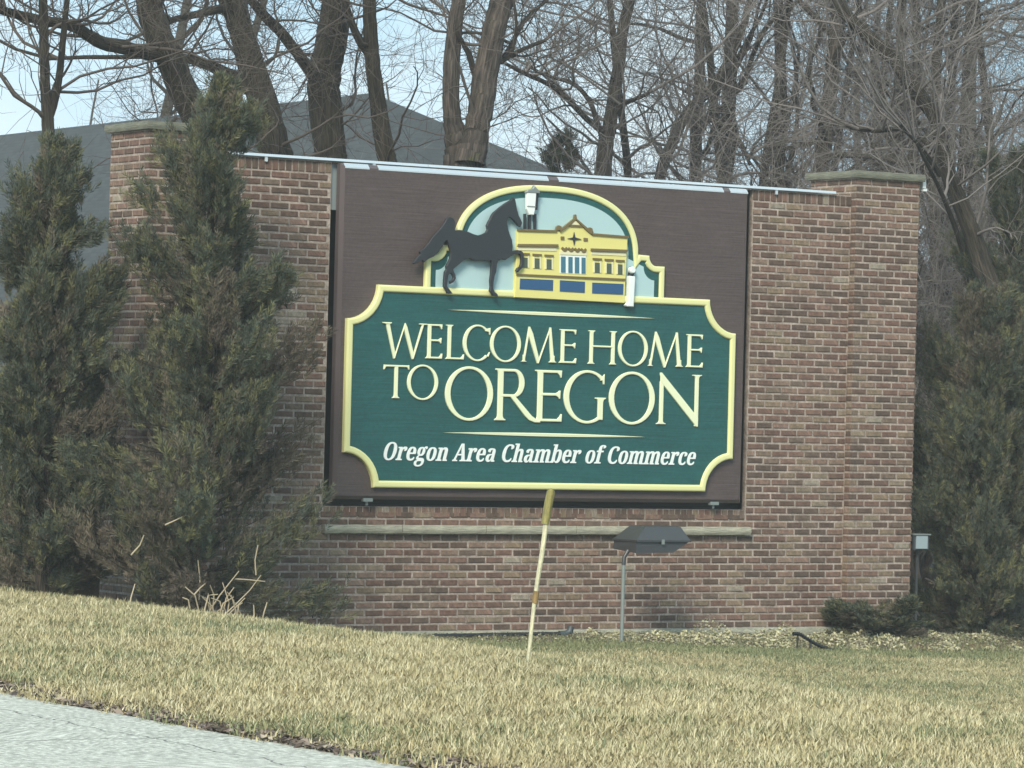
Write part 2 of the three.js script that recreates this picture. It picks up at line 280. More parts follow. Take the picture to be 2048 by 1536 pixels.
// ------------------------------------------------------------------ the painted sign
const zS = 0.10;
const sign = thing('welcome_sign', 'large brown sign board with green scooped plaque, yellow border, horse and town hall', 'sign');
{
  const a = -2.325, b = 2.345, c = 1.232, d = 4.352, ch = 0.034;
  // chamfered box
  const P = [], quad = (p, q, r, s) => { for (const v of [p, q, r, p, r, s]) P.push(...v); };
  const fr = [[a + ch, c + ch, zS], [b - ch, c + ch, zS], [b - ch, d - ch, zS], [a + ch, d - ch, zS]], ou = [[a, c, zS - ch], [b, c, zS - ch], [b, d, zS - ch], [a, d, zS - ch]], bk = [[a, c, 0.005], [b, c, 0.005], [b, d, 0.005], [a, d, 0.005]];
  for (let k = 0; k < 4; k++) { const n = (k + 1) % 4; quad(ou[k], ou[n], fr[n], fr[k]); quad(bk[k], bk[n], ou[n], ou[k]); }
  quad(bk[1], bk[0], bk[3], bk[2]);
  const g = new THREE.BufferGeometry(); g.setAttribute('position', new THREE.Float32BufferAttribute(P, 3)); g.computeVertexNormals();
  part('frame', g, M.panelEdge, sign);
  const s = new THREE.Shape(fr.map((q) => new THREE.Vector2(q[0], q[1]))); const pg = new THREE.ShapeGeometry(s); pg.translate(0, 0, zS - 0.0005);
  part('back_panel', pg, M.panel, sign);
  for (const x of [-1.95, 2.02]) { const br = part('mounting_clip', mergeGeometries([box(x - 0.05, x + 0.05, c - 0.02, c + 0.012, zS - 0.05, zS - 0.006), box(x - 0.012, x + 0.012, c - 0.055, c - 0.02, zS - 0.045, zS - 0.03)]), M.galv, sign); }
  for (const [p0, p1] of [[690, 738], [757, 1097], [1118, 1448], [1462, 1499]]) { const xa = Math.max(a + 0.02, uv2(p0, 345, zS).x), xb = Math.min(b - 0.02, uv2(p1, 370, zS).x), e = 0.004; const s2 = new THREE.Shape([[zS + e, d - ch - 0.012], [zS + e, d - ch + 0.001], [zS - ch + e * 0.7, d + e * 0.7], [0.02, d + e * 0.7], [0.02, d + 0.001], [zS - ch, d + 0.0006], [zS + 0.0008, d - ch], [zS + 0.0008, d - ch - 0.012]].map((q) => V(-q[0], q[1]))); const fg = new THREE.ExtrudeGeometry(s2, { depth: xb - xa, bevelEnabled: false }); fg.rotateY(Math.PI / 2); fg.translate(xa, 0, 0); part('top_flashing', fg, M.flash, sign); }
  for (const x of [-2.0, 0, 2.0]) part('mounting_arm', box(x - 0.03, x + 0.03, c + 0.1, c + 0.16, -0.252, 0.006), M.bronze, sign);
}
function offsetPoly(pts, d) { // inset a closed anticlockwise polygon by d (mitred)
  const n = pts.length, out = [];
  for (let i = 0; i < n; i++) { const p = pts[(i + n - 1) % n], q = pts[i], r = pts[(i + 1) % n]; const e1 = q.clone().sub(p).normalize(), e2 = r.clone().sub(q).normalize(); const n1 = new THREE.Vector2(-e1.y, e1.x), n2 = new THREE.Vector2(-e2.y, e2.x); const m = n1.clone().add(n2).normalize(); const k = d / Math.max(0.35, m.dot(n1)); out.push(q.clone().addScaledVector(m, k)); }
  return out;
}
function clean(pts) { return pts.filter((p, i) => p.distanceTo(pts[(i + pts.length - 1) % pts.length]) > 1e-4); }
function ring(outer, w, z0, dep, bev) { const s = new THREE.Shape(offsetPoly(outer, bev)); s.holes.push(new THREE.Path(offsetPoly(outer, w - bev).reverse())); const g = new THREE.ExtrudeGeometry(s, { depth: dep, bevelEnabled: true, bevelThickness: bev * 0.9, bevelSize: bev, bevelSegments: 3, curveSegments: 8 }); g.translate(0, 0, z0 - 0); return g; }
function slab(pts, z0, z1, bev = 0) { const s = new THREE.Shape(pts); const g = new THREE.ExtrudeGeometry(s, bev ? { depth: z1 - z0 - bev, bevelEnabled: true, bevelThickness: bev, bevelSize: bev, bevelOffset: -bev, bevelSegments: 1, curveSegments: 8 } : { depth: z1 - z0, bevelEnabled: false, curveSegments: 8 }); g.translate(0, 0, z0); return g; }

{
  // plaque with scooped corners
  const uL = -2.252, uR = 2.192, vT = 3.238, vB = 1.344, r = 0.325, out = [];
  const scoop = (cx, cy, a0, a1) => { for (let i = 0; i <= 10; i++) { const t = a0 + (a1 - a0) * i / 10; out.push(V(cx + Math.cos(t) * r, cy + Math.sin(t) * r)); } };
  const h = Math.PI / 2;
  scoop(uR, vB, 2 * h, h);        // bottom right, from the bottom edge to the right edge
  scoop(uR, vT, 3 * h, 2 * h);
  scoop(uL, vT, 4 * h, 3 * h);
  scoop(uL, vB, h, 0);
  part('plaque', slab(offsetPoly(out, 0.02), zS, zS + 0.03), M.green, sign);
  part('plaque_border', ring(out, 0.066, zS + 0.0, 0.035, 0.02), M.gold, sign);
  // arched crest
  const uc = -0.048, A = 1.052, n = 2.4, v0 = 3.6, B = 0.66, half = 1.366; const right = [];
  right.push([half, 3.17], [half, 3.54], [half - 0.1, 3.54]);
  for (let i = 1; i <= 6; i++) { const t = i / 6 * h; right.push([half - 0.1 - 0.085 * Math.sin(t), 3.54 + 0.1 * (1 - Math.cos(t))]); }
  right.push([A + 0.003, 3.645]);
  for (let i = 0; i <= 22; i++) { const t = 0.035 + (h - 0.035) * i / 22; right.push([A * Math.pow(Math.cos(t), 2 / n), v0 + B * Math.pow(Math.sin(t), 2 / n)]); }
  right.pop(); right.push([0, v0 + B]);
  const rr = right.filter((q) => !(q[1] < 3.66 && q[1] > 3.648));
  const arch = clean([...rr.map((q) => V(uc + q[0], q[1])), ...rr.slice(0, -1).reverse().map((q) => V(uc - q[0], q[1]))]);
  part('crest', slab(offsetPoly(arch, 0.02), zS, zS + 0.026), M.green, sign);
  part('crest_border', ring(arch, 0.06, zS + 0.0, 0.03, 0.018), M.gold, sign);
  const ir = [[half - 0.118, 3.2], [half - 0.118, 3.40]];
  for (let i = 1; i <= 6; i++) { const t = i / 6 * h; ir.push([half - 0.118 - 0.13 * Math.sin(t), 3.40 + 0.13 * (1 - Math.cos(t))]); }
  const a2 = A - 0.115, b2 = B - 0.118; for (let i = 0; i < 22; i++) { const t = (h) * i / 22; ir.push([a2 * Math.pow(Math.cos(t), 2 / n), v0 + b2 * Math.pow(Math.sin(t), 2 / n)]); } ir.push([0, v0 + b2]);
  const skyP = [...ir.map((q) => V(uc + q[0], q[1])), ...ir.slice(0, -1).reverse().map((q) => V(uc - q[0], q[1]))];
  part('painted_sky', slab(clean(skyP), zS + 0.02, zS + 0.031), M.skyPaint, sign);
}
// outlines measured on the sign, [x, y] in the given close-up
const inCrop = (ox, oy, s) => (z) => (q) => uv2(ox + q[0] / s, oy + q[1] / s, z);
{
  const K = inCrop(810, 380, 6.828)(0.17);
  const horse = [[1455, 105], [1420, 140], [1340, 188], [1280, 232], [1225, 280], [1185, 312], [1158, 355], [1142, 395], [1120, 430], [1095, 488], [1106, 540], [1085, 580], [1040, 605], [975, 622], [910, 603], [850, 575], [780, 553], [715, 546], [664, 556], [648, 520], [662, 480], [664, 440], [640, 388], [590, 370], [545, 392], [520, 448], [470, 520], [400, 598], [350, 650], [300, 730], [240, 800], [182, 842], [190, 878], [150, 918], [82, 1000], [112, 1012], [170, 985], [215, 958], [236, 990], [300, 940], [372, 908], [440, 842], [490, 770], [522, 700], [556, 690], [574, 745], [592, 800], [602, 870], [592, 940], [562, 1000], [540, 1040], [546, 1082], [522, 1120], [514, 1200], [508, 1280], [508, 1322], [540, 1362], [562, 1412], [628, 1416], [602, 1380], [568, 1340], [550, 1310], [556, 1240], [567, 1172], [590, 1134], [622, 1152], [641, 1198], [626, 1226], [592, 1250], [600, 1282], [642, 1256], [672, 1214], [666, 1160], [642, 1110], [636, 1082], [684, 1040], [742, 990], [800, 945], [858, 932], [920, 965], [1000, 970], [1080, 966], [1152, 965], [1162, 1000], [1157, 1080], [1150, 1160], [1140, 1240], [1146, 1320], [1136, 1380], [1164, 1410], [1180, 1446], [1248, 1456], [1240, 1424], [1204, 1394], [1183, 1350], [1187, 1260], [1202, 1170], [1222, 1120], [1231, 1040], [1246, 970], [1290, 945], [1350, 955], [1400, 920], [1440, 894], [1480, 880], [1538, 876], [1560, 900], [1566, 960], [1562, 1008], [1550, 1044], [1514, 1068], [1492, 1108], [1522, 1122], [1552, 1092], [1586, 1062], [1594, 1000], [1596, 940], [1598, 880], [1586, 850], [1560, 830], [1510, 820], [1442, 836], [1447, 760], [1437, 680], [1411, 620], [1386, 540], [1371, 460], [1375, 392], [1400, 370], [1440, 390], [1482, 440], [1520, 488], [1552, 506], [1577, 450], [1560, 408], [1530, 350], [1503, 250], [1492, 180], [1478, 118]];
  part('horse_cutout', slab(horse.map(K).reverse(), zS + 0.075, zS + 0.105, 0.004), M.horse, sign);
  part('horse_spacer', mergeGeometries([box(-1.05, -0.95, 3.62, 3.70, zS + 0.02, zS + 0.076), box(-0.7, -0.6, 3.62, 3.70, zS + 0.02, zS + 0.076)]), M.horse, sign);
}
{
  const zF = 0.165, K = inCrop(1010, 360, 5.851)(zF);
  const hall = part('town_hall', slab([[112, 1372], [1398, 1440], [1438, 668], [1010, 640], [985, 600], [925, 560], [818, 448], [700, 552], [650, 600], [152, 590]].map(K), zS + 0.03, zF, 0.004), M.facade, sign);
  const L = (name, pts, z, mat) => part(name, slab(pts.map(K), zF - 0.012, zF + z), mat, hall);
  L('roof_trim', [[146, 598], [600, 612], [600, 588], [150, 572]], 0.014, M.trim);
  L('roof_trim', [[1015, 648], [1440, 680], [1442, 656], [1020, 622]], 0.014, M.trim);
  L('gable_trim', [[640, 612], [706, 566], [818, 462], [930, 576], [1000, 636], [1012, 612], [940, 548], [832, 455], [824, 405], [808, 405], [802, 450], [690, 540], [636, 585]], 0.018, M.trim);
  L('gable_trim', [[745, 546], [905, 552], [905, 532], [750, 524]], 0.012, M.trim);
  L('gable_panel', [[772, 522], [868, 528], [818, 476]], 0.009, M.facadePale);
  L('scroll_ornament', [[588, 585], [650, 588], [654, 545], [620, 530], [600, 548]], 0.016, M.trim);
  L('scroll_ornament', [[970, 602], [1028, 620], [1012, 566], [985, 555], [965, 575]], 0.016, M.trim);
  L('cornice', [[142, 778], [615, 786], [612, 752], [150, 748]], 0.02, M.trim);
  L('cornice', [[1000, 832], [1420, 846], [1428, 816], [1002, 800]], 0.02, M.trim);
  L('frieze', [[142, 822], [600, 832], [600, 790], [142, 782]], 0.006, M.facadePale);
  L('frieze', [[1010, 872], [1410, 890], [1414, 850], [1010, 838]], 0.006, M.facadePale);
  L('string_course', [[130, 1118], [1405, 1178], [1406, 1154], [132, 1096]], 0.012, M.trim);
  L('star_ornament', [[806, 765], [818, 705], [890, 694], [818, 672], [806, 610], [793, 672], [728, 686], [793, 700]], 0.01, M.horse);
  L('date_plate', [[650, 700], [690, 702], [690, 662], [650, 660]], 0.008, M.trim);
  L('date_plate', [[918, 715], [965, 718], [965, 680], [918, 676]], 0.008, M.trim);
  for (const [x0, x1, y0] of [[195, 262, 905], [342, 402, 915], [482, 542, 925], [1046, 1106, 965], [1186, 1244, 975], [1316, 1372, 985]]) {
    const w = L('window', [[x0, y0 + 120], [x1, y0 + 124], [x1, y0 + 4], [x0, y0]], 0.005, M.winDark);
    L('window_head', [[x0 - 22, y0 - 30], [x1 + 22, y0 - 24], [x1 + 22, y0 - 48], [x0 - 22, y0 - 54]], 0.012, M.trim);
    L('window_frame', [[x0 - 16, y0 + 118], [x0 - 1, y0 + 118], [x0 - 1, y0 - 14], [x0 - 16, y0 - 15]], 0.009, M.facadePale);
    L('window_frame', [[x1 + 1, y0 + 122], [x1 + 16, y0 + 122], [x1 + 16, y0 - 13], [x1 + 1, y0 - 14]], 0.009, M.facadePale);
  }
  L('window_bay', [[640, 1090], [945, 1104], [948, 872], [642, 862]], 0.004, M.white);
  for (const [x0, x1] of [[652, 704], [738, 786], [814, 864], [892, 938]]) L('window_pane', [[x0, 1082 + (x0 - 650) * 0.05], [x1, 1082 + (x1 - 650) * 0.05], [x1, 895 + (x1 - 650) * 0.05], [x0, 895 + (x0 - 650) * 0.05]], 0.008, M.winTeal);
  for (let i = 0; i < 4; i++) { const x = 655 + i * 74, y = 800 + i * 5; L('swag_ornament', [[x, y], [x + 18, y + 34], [x + 40, y + 42], [x + 60, y + 34], [x + 72, y + 2], [x + 58, y - 16], [x + 36, y + 4], [x + 14, y - 18]], 0.014, M.trim); }
  L('canopy', [[640, 872], [950, 884], [950, 838], [640, 826]], 0.01, M.facadePale);
  for (const q of [[[170, 1276], [558, 1296], [562, 1170], [176, 1152]], [[640, 1304], [930, 1320], [934, 1190], [642, 1172]], [[1018, 1326], [1380, 1342], [1384, 1216], [1020, 1200]]]) { L('shop_window', q, 0.005, M.winBlue); }
  // lantern with three dark uprights
  const lan = part('lantern', slab([[262, 408], [318, 412], [332, 350], [348, 140], [236, 130], [236, 340]].map(K), zF, zF + 0.035, 0.006), M.white, sign);
  part('lantern_cap', slab([[222, 148], [385, 160], [384, 130], [350, 100], [322, 66], [304, 100], [238, 122]].map(K), zF + 0.002, zF + 0.041, 0.005), M.galv, lan);
  part('lantern_band', slab([[238, 316], [336, 322], [337, 308], [238, 302]].map(K), zF + 0.03, zF + 0.038), M.galv, lan);
  part('lantern_side', slab([[346, 150], [388, 158], [372, 350], [336, 350]].map(K), zF - 0.01, zF + 0.012), M.horse, lan);
  for (const [x0, x1] of [[226, 246], [276, 300], [342, 366]]) part('lantern_upright', slab([[x0, 585], [x1, 586], [x1, 395], [x0, 395]].map(K), zF - 0.02, zF + 0.004), M.horse, lan);
  // small white bollard lamp at the right end of the hall
  const post = part('bollard_lamp', slab([[1412, 1480], [1490, 1484], [1490, 1446], [1508, 1130], [1436, 1122], [1432, 1430], [1400, 1466]].map(K), zF - 0.02, zF + 0.03, 0.006), M.white, sign);
  const ball = []; for (let i = 0; i < 18; i++) { const t = i / 18 * 2 * Math.PI; ball.push([1478 + 34 * Math.cos(t), 1054 - 40 * Math.sin(t)]); }
  part('globe', slab(ball.map(K), zF - 0.01, zF + 0.035, 0.008), M.white, post);
  part('collar', slab([[1446, 1124], [1504, 1128], [1530, 1060], [1520, 1020], [1470, 1010], [1450, 1090]].map(K), zF - 0.02, zF - 0.004), M.horse, post);
}
// ---- raised lettering, drawn as inscriptional capitals
function stemShape(cx, w, y0, y1, top = 1, bot = 1, sw = 2.1) { // upright with bracketed serifs; top/bot 0 none, 1 both sides, 2 left only, 3 right only
  const h = w * 0.34, s = w * sw / 2, b = w / 2, sh = new THREE.Shape();
  const L = (k) => (k === 1 || k === 2) ? s : b, R = (k) => (k === 1 || k === 3) ? s : b;
  sh.moveTo(cx - L(bot), y0); sh.lineTo(cx + R(bot), y0);
  if (R(bot) > b) { sh.lineTo(cx + s, y0 + h * 0.5); sh.quadraticCurveTo(cx + b, y0 + h * 0.7, cx + b, y0 + h * 3); } 
  if (R(top) > b) { sh.lineTo(cx + b, y1 - h * 3); sh.quadraticCurveTo(cx + b, y1 - h * 0.7, cx + s, y1 - h * 0.5); sh.lineTo(cx + s, y1); } else sh.lineTo(cx + b, y1);
  sh.lineTo(cx - L(top), y1);
  if (L(top) > b) { sh.lineTo(cx - s, y1 - h * 0.5); sh.quadraticCurveTo(cx - b, y1 - h * 0.7, cx - b, y1 - h * 3); }
  if (L(bot) > b) { sh.lineTo(cx - b, y0 + h * 3); sh.quadraticCurveTo(cx - b, y0 + h * 0.7, cx - s, y0 + h * 0.5); }
  sh.closePath(); return sh;
}
const poly = (a) => new THREE.Shape(a.map((q) => V(q[0], q[1])));
function ell(cx, cy, rx, ry, tilt = 0, n = 40) { const a = []; for (let i = 0; i < n; i++) { const t = i / n * 2 * Math.PI; const x = rx * Math.cos(t), y = ry * Math.sin(t); a.push(V(cx + x * Math.cos(tilt) - y * Math.sin(tilt), cy + x * Math.sin(tilt) + y * Math.cos(tilt))); } return a; }
function glyph(ch, x0, x1, y0, y1, T, t) { // T thick, t thin strokes
  const w = x1 - x0, h = y1 - y0, cy = (y0 + y1) / 2, o = 0.012;
  const bar = (xa, xb, y, up, dn, k = 1) => { // horizontal arm with a flared tip at xb; up/dn = tip heights
    const f = t * 0.9; return poly([[xa, y - t / 2], [xb - f * 2.2, y - t / 2], [xb - f * 0.9, y - t / 2 - dn * 0.55], [xb - f * 0.35, y - t / 2 - dn], [xb, y - t / 2 - dn], [xb + 0.004, y + t / 2 + up], [xb - f * 0.3, y + t / 2 + up], [xb - f * 0.9, y + t / 2 + up * 0.5], [xb - f * 2.2, y + t / 2], [xa, y + t / 2]]);
  };
  switch (ch) {
    case 'O': { const s = new THREE.Shape(ell((x0 + x1) / 2, cy, w / 2, h / 2 + o, 0)); s.holes.push(new THREE.Path(ell((x0 + x1) / 2, cy, w / 2 - T * 0.98, h / 2 + o - t, 0.06).reverse())); return [s]; }
    case 'E': { const c = x0 + T * 1.05; return [stemShape(c, T, y0, y1, 2, 2), bar(c, x1, y1 - t / 2, 0, t * 1.9), bar(c, x1 - w * 0.04, cy + h * 0.03, t * 1.1, t * 1.3), bar(c, x1 + w * 0.03, y0 + t / 2, t * 2.1, 0)]; }
    case 'L': { const c = x0 + T * 1.05; return [stemShape(c, T, y0, y1, 1, 2), bar(c, x1, y0 + t / 2, t * 2.1, 0)]; }
    case 'T': { const c = (x0 + x1) / 2; return [stemShape(c, T, y0, y1 - t * 0.3, 0, 1), poly([[x0, y1 - t - t * 1.7], [x0 + t * 0.5, y1 - t - t * 1.7], [x0 + t * 1.6, y1 - t], [x1 - t * 1.6, y1 - t], [x1 - t * 0.4, y1 - t - t * 1.5], [x1, y1 - t - t * 1.5], [x1 - 0.002, y1 + t * 0.15], [x1 - t, y1], [x0 + t, y1], [x0 + 0.004, y1 + t * 0.15]])]; }
    case 'H': { const a = x0 + T * 1.05, b = x1 - T * 1.05; return [stemShape(a, T, y0, y1), stemShape(b, T, y0, y1), poly([[a, cy - t / 2 + 0.01], [b, cy - t / 2 + 0.01], [b, cy + t / 2 + 0.01], [a, cy + t / 2 + 0.01]])]; }
    case 'W': { const s = T * 1.12, m = x0 + w * 0.505, p1 = x0 + w * 0.27, p2 = x0 + w * 0.70; return [
      poly([[x0 + w * 0.055, y1], [x0 + w * 0.055 + s, y1], [p1 + s * 0.32, y0 + h * 0.08], [p1 + 0.002, y0 - o], [p1 - s * 0.16, y0 - o]]),
      poly([[p1 - s * 0.1, y0 - o], [p1 + s * 0.16, y0 - o], [m + t * 0.1, y1 - h * 0.02], [m - t * 0.6, y1 - h * 0.1]]),
      poly([[m - t * 0.9, y1 - h * 0.13], [m + t * 0.1, y1 - h * 0.0], [m + s * 0.55, y1 - h * 0.11], [p2 + s * 0.32, y0 + h * 0.08], [p2, y0 - o], [p2 - s * 0.2, y0 - o]]),
      poly([[p2 - s * 0.15, y0 - o], [p2 + s * 0.15, y0 - o], [x1 - w * 0.055, y1], [x1 - w * 0.055 - t * 1.2, y1]]),
      poly([[x0 - 0.005, y1 - t * 0.35], [x0 + w * 0.05, y1 - t * 0.9], [x0 + w * 0.15, y1 - t * 0.9], [x0 + w * 0.19, y1 - t * 0.3], [x0 + w * 0.19, y1 + t * 0.1], [x0 - 0.005, y1 + t * 0.1]]),
      poly([[x1 - w * 0.16, y1 - t * 0.35], [x1 - w * 0.1, y1 - t * 0.8], [x1, y1 - t * 0.5], [x1 + 0.004, y1 + t * 0.08], [x1 - w * 0.16, y1 + t * 0.08]])]; }
    case 'M': { const a = x0 + T * 0.9, b = x1 - T * 1.0, m = x0 + w * 0.49, s = T * 1.1; return [
      poly([[a - t * 0.6, y0], [a + t * 0.6, y0], [x0 + w * 0.215 + t * 0.5, y1 - h * 0.03], [x0 + w * 0.215 - t * 0.5, y1 - h * 0.03]]),
      poly([[x0 + w * 0.20, y1 + o], [x0 + w * 0.235, y1 + o], [x0 + w * 0.24 + s * 0.8, y1 - h * 0.15], [m + s * 0.34, y0 + h * 0.07], [m + 0.003, y0 - o], [m - s * 0.2, y0 - o], [x0 + w * 0.2, y1 - h * 0.2]]),
      poly([[m - s * 0.1, y0 - o], [m + s * 0.16, y0 - o], [x0 + w * 0.81, y1 - h * 0.06], [x0 + w * 0.81, y1 + o * 0.5], [x0 + w * 0.785, y1 - h * 0.08]]),
      poly([[b - T * 0.5, y0], [b + T * 0.5, y0], [x0 + w * 0.835 + T * 0.1, y1 + o], [x0 + w * 0.805, y1 + o], [x0 + w * 0.80, y1 - h * 0.15]]),
      stemShape(a, t * 1.2, y0, y0 + h * 0.2, 0, 1, 2.8), stemShape(b, T, y0, y0 + h * 0.2, 0, 1)]; }
    case 'N': { const a = x0 + w * 0.155, b = x1 - w * 0.115; return [stemShape(a, T * 0.72, y0, y1 - h * 0.03, 0, 1, 2.6), stemShape(b, T * 0.68, y0 - o, y1, 1, 0, 2.8),
      poly([[a - T * 0.36, y1 + o], [a - T * 0.36 + T * 0.3, y1 + o], [b + T * 0.34, y0 + h * 0.14], [b + T * 0.34, y0 - h * 0.035], [b + T * 0.0, y0 - h * 0.035], [a - T * 0.36, y1 - h * 0.14]])]; }
    case 'R': { const c = x0 + T * 1.1, bx = x0 + w * 0.62, r = h * 0.27, by = y1 - r; const o1 = [], i1 = [];
      for (let i = 0; i <= 18; i++) { const q = Math.PI / 2 - Math.PI * i / 18; o1.push([c + w * 0.30 + (bx - c - w * 0.30 + T * 0.15) * Math.max(0, Math.cos(q)), by + r * Math.sin(q)]); i1.push([c + w * 0.28 + (bx - c - w * 0.28 - T * 0.80) * Math.max(0, Math.cos(q)), by + (r - t) * Math.sin(q)]); }
      return [stemShape(c, T, y0, y1, 2, 1), poly([[c, y1], ...o1, [c, by - r], [c, by - r + t], ...i1.reverse(), [c, y1 - t]]),
      poly([[c + w * 0.20, by - r + t * 0.4], [c + w * 0.20 + T * 0.95, by - r + t * 0.6], [x1 - w * 0.19, y0 + h * 0.10], [x1 - w * 0.08, y0 + h * 0.03], [x1, y0 + h * 0.012], [x1, y0 - o], [x1 - w * 0.12, y0 - o], [x1 - w * 0.24, y0 + h * 0.015], [x1 - w * 0.33, y0 + h * 0.09]])]; }
    case 'C': case 'G': { const cx = x0 + w * 0.54, rx = w * 0.54, ry = h / 2 + o, a0 = ch === 'G' ? 0.80 : 0.86, a1 = ch === 'G' ? 2 * Math.PI - 0.95 : 2 * Math.PI - 0.80; const O = [], I = [];
      for (let i = 0; i <= 34; i++) { const q = a0 + (a1 - a0) * i / 34; O.push([cx + rx * Math.cos(q), cy + ry * Math.sin(q)]); I.push([cx + (rx - T * 0.98) * Math.cos(q) + T * 0.06, cy + (ry - t) * Math.sin(q)]); }
      const tipx = x1 - (ch === 'G' ? w * 0.07 : 0.0);
      const sh = [poly([...O, ...I.reverse()]), poly([[cx + rx * Math.cos(a0) - t, cy + ry * Math.sin(a0) + t * 0.1], [tipx, cy + h * 0.455], [tipx, cy + h * 0.26], [tipx - t * 0.45, cy + h * 0.26], [tipx - t * 0.9, cy + h * 0.33], [cx + (rx - T) * Math.cos(a0), cy + (ry - t * 1.3) * Math.sin(a0)]])];
      if (ch === 'C') sh.push(poly([[cx + rx * Math.cos(a1) - t, cy + ry * Math.sin(a1) + t * 0.3], [x1 - w * 0.05, cy - h * 0.40], [x1, cy - h * 0.26], [x1 - t * 0.3, cy - h * 0.26], [x1 - w * 0.08, cy - h * 0.36], [cx + (rx - T) * Math.cos(a1), cy + (ry - t) * Math.sin(a1) + 0.004]]));
      else sh.push(stemShape(x1 - w * 0.15, T * 0.95, y0 + h * 0.055, y0 + h * 0.49, 1, 0, 2.2));
      return sh; }
  }
  return [];
}
function letter(ch, px0, px1, pym, y0, y1, T, t) {
  const a = uv2(px0, pym, 0.145).x, b = uv2(px1, pym, 0.145).x;
  const gs = glyph(ch, a, b, y0, y1, T, t).map((s, i) => { const bv = Math.min(0.006, t * 0.28); const g = new THREE.ExtrudeGeometry(s, { depth: 0.012 + i * 0.0012, bevelEnabled: true, bevelThickness: 0.006, bevelSize: bv, bevelOffset: -bv * 0.75, bevelSegments: 2, curveSegments: 6 }); g.translate(0, 0, zS + 0.028); return g; });
  part('letter', mergeGeometries(gs), M.goldLetter, sign);
}
{
  const q = (o, s, m) => (c) => o + c / s; const a3 = q(740, 5.689), a4 = q(1080, 5.689);
  const y0 = 2.566, y1 = 2.888, T = 0.036, t = 0.0152;
  for (const [c, x0, x1, py] of [['W', a3(150), a3(640), 680], ['E', a3(640), a3(818), 682], ['L', a3(868), a3(1072), 684], ['C', a3(1062), a3(1368), 686], ['O', a3(1372), a3(1720), 688], ['M', a3(1725), a4(185), 690], ['E', a4(225), a4(408), 693], ['H', a4(552), a4(872), 694], ['O', a4(895), a4(1230), 697], ['M', a4(1232), a4(1625), 699], ['E', a4(1668), a4(1848), 702]]) letter(c, x0, x1, py, y0, y1, T, t);
  for (const [c, x0, x1, py] of [['T', a3(155), a3(445), 765], ['O', a3(428), a3(778), 766]]) letter(c, x0, x1, py, 2.184, 2.492, T, t);
  for (const [c, x0, x1, py] of [['O', a3(860), a3(1403), 786], ['R', a3(1425), a3(1945), 789], ['E', a3(1880), a4(242), 792], ['G', a4(275), a4(765), 796], ['O', a4(790), a4(1308), 800], ['N', a4(1300), a4(1848), 802]]) letter(c, x0, x1, py, 2.0, 2.49, 0.057, 0.023);
  // two tapering rules
  for (const [xa, xb, y] of [[-1.16, 1.22, 3.03], [-1.18, 1.14, 1.87]]) { const m = (xa + xb) / 2; const p = []; for (let i = 0; i <= 20; i++) { const s = -1 + i / 10; p.push(V(m + s * (xb - xa) / 2, y + 0.017 * (1 - s * s))); } for (let i = 19; i > 0; i--) { const s = -1 + i / 10; p.push(V(m + s * (xb - xa) / 2, y - 0.017 * (1 - s * s))); } part('rule', slab(p.reverse(), zS + 0.02, zS + 0.04, 0.004), M.goldLetter, sign); }
  const font = await new FontLoader().loadAsync('fonts/droid/droid_serif_bold.typeface.json');
  const text = 'Oregon Area Chamber of Commerce', size = 0.165; let x = 0; const sc = size / font.data.resolution; const gl = [];
  for (const ch of text) { if (ch !== ' ') gl.push([ch, x]); x += font.data.glyphs[ch].ha * sc * (ch === ' ' ? 1.15 : 1); }
  const xa = -1.845, xb = 1.762, k = (xb - xa - 0.03) / x, shear = 0.27;
  for (const [ch, gx] of gl) {
    const g = new TextGeometry(ch, { font, size, depth: 0.014, curveSegments: 5, bevelEnabled: false }); const p = g.attributes.position;
    for (let i = 0; i < p.count; i++) { const X = p.getX(i), Y = p.getY(i); p.setXYZ(i, xa + (gx + X) * k + Y * shear, 1.604 + Y * 1.02, zS + 0.026 + p.getZ(i)); }
    g.computeVertexNormals(); part('letter', g, M.white, sign);
  }
}

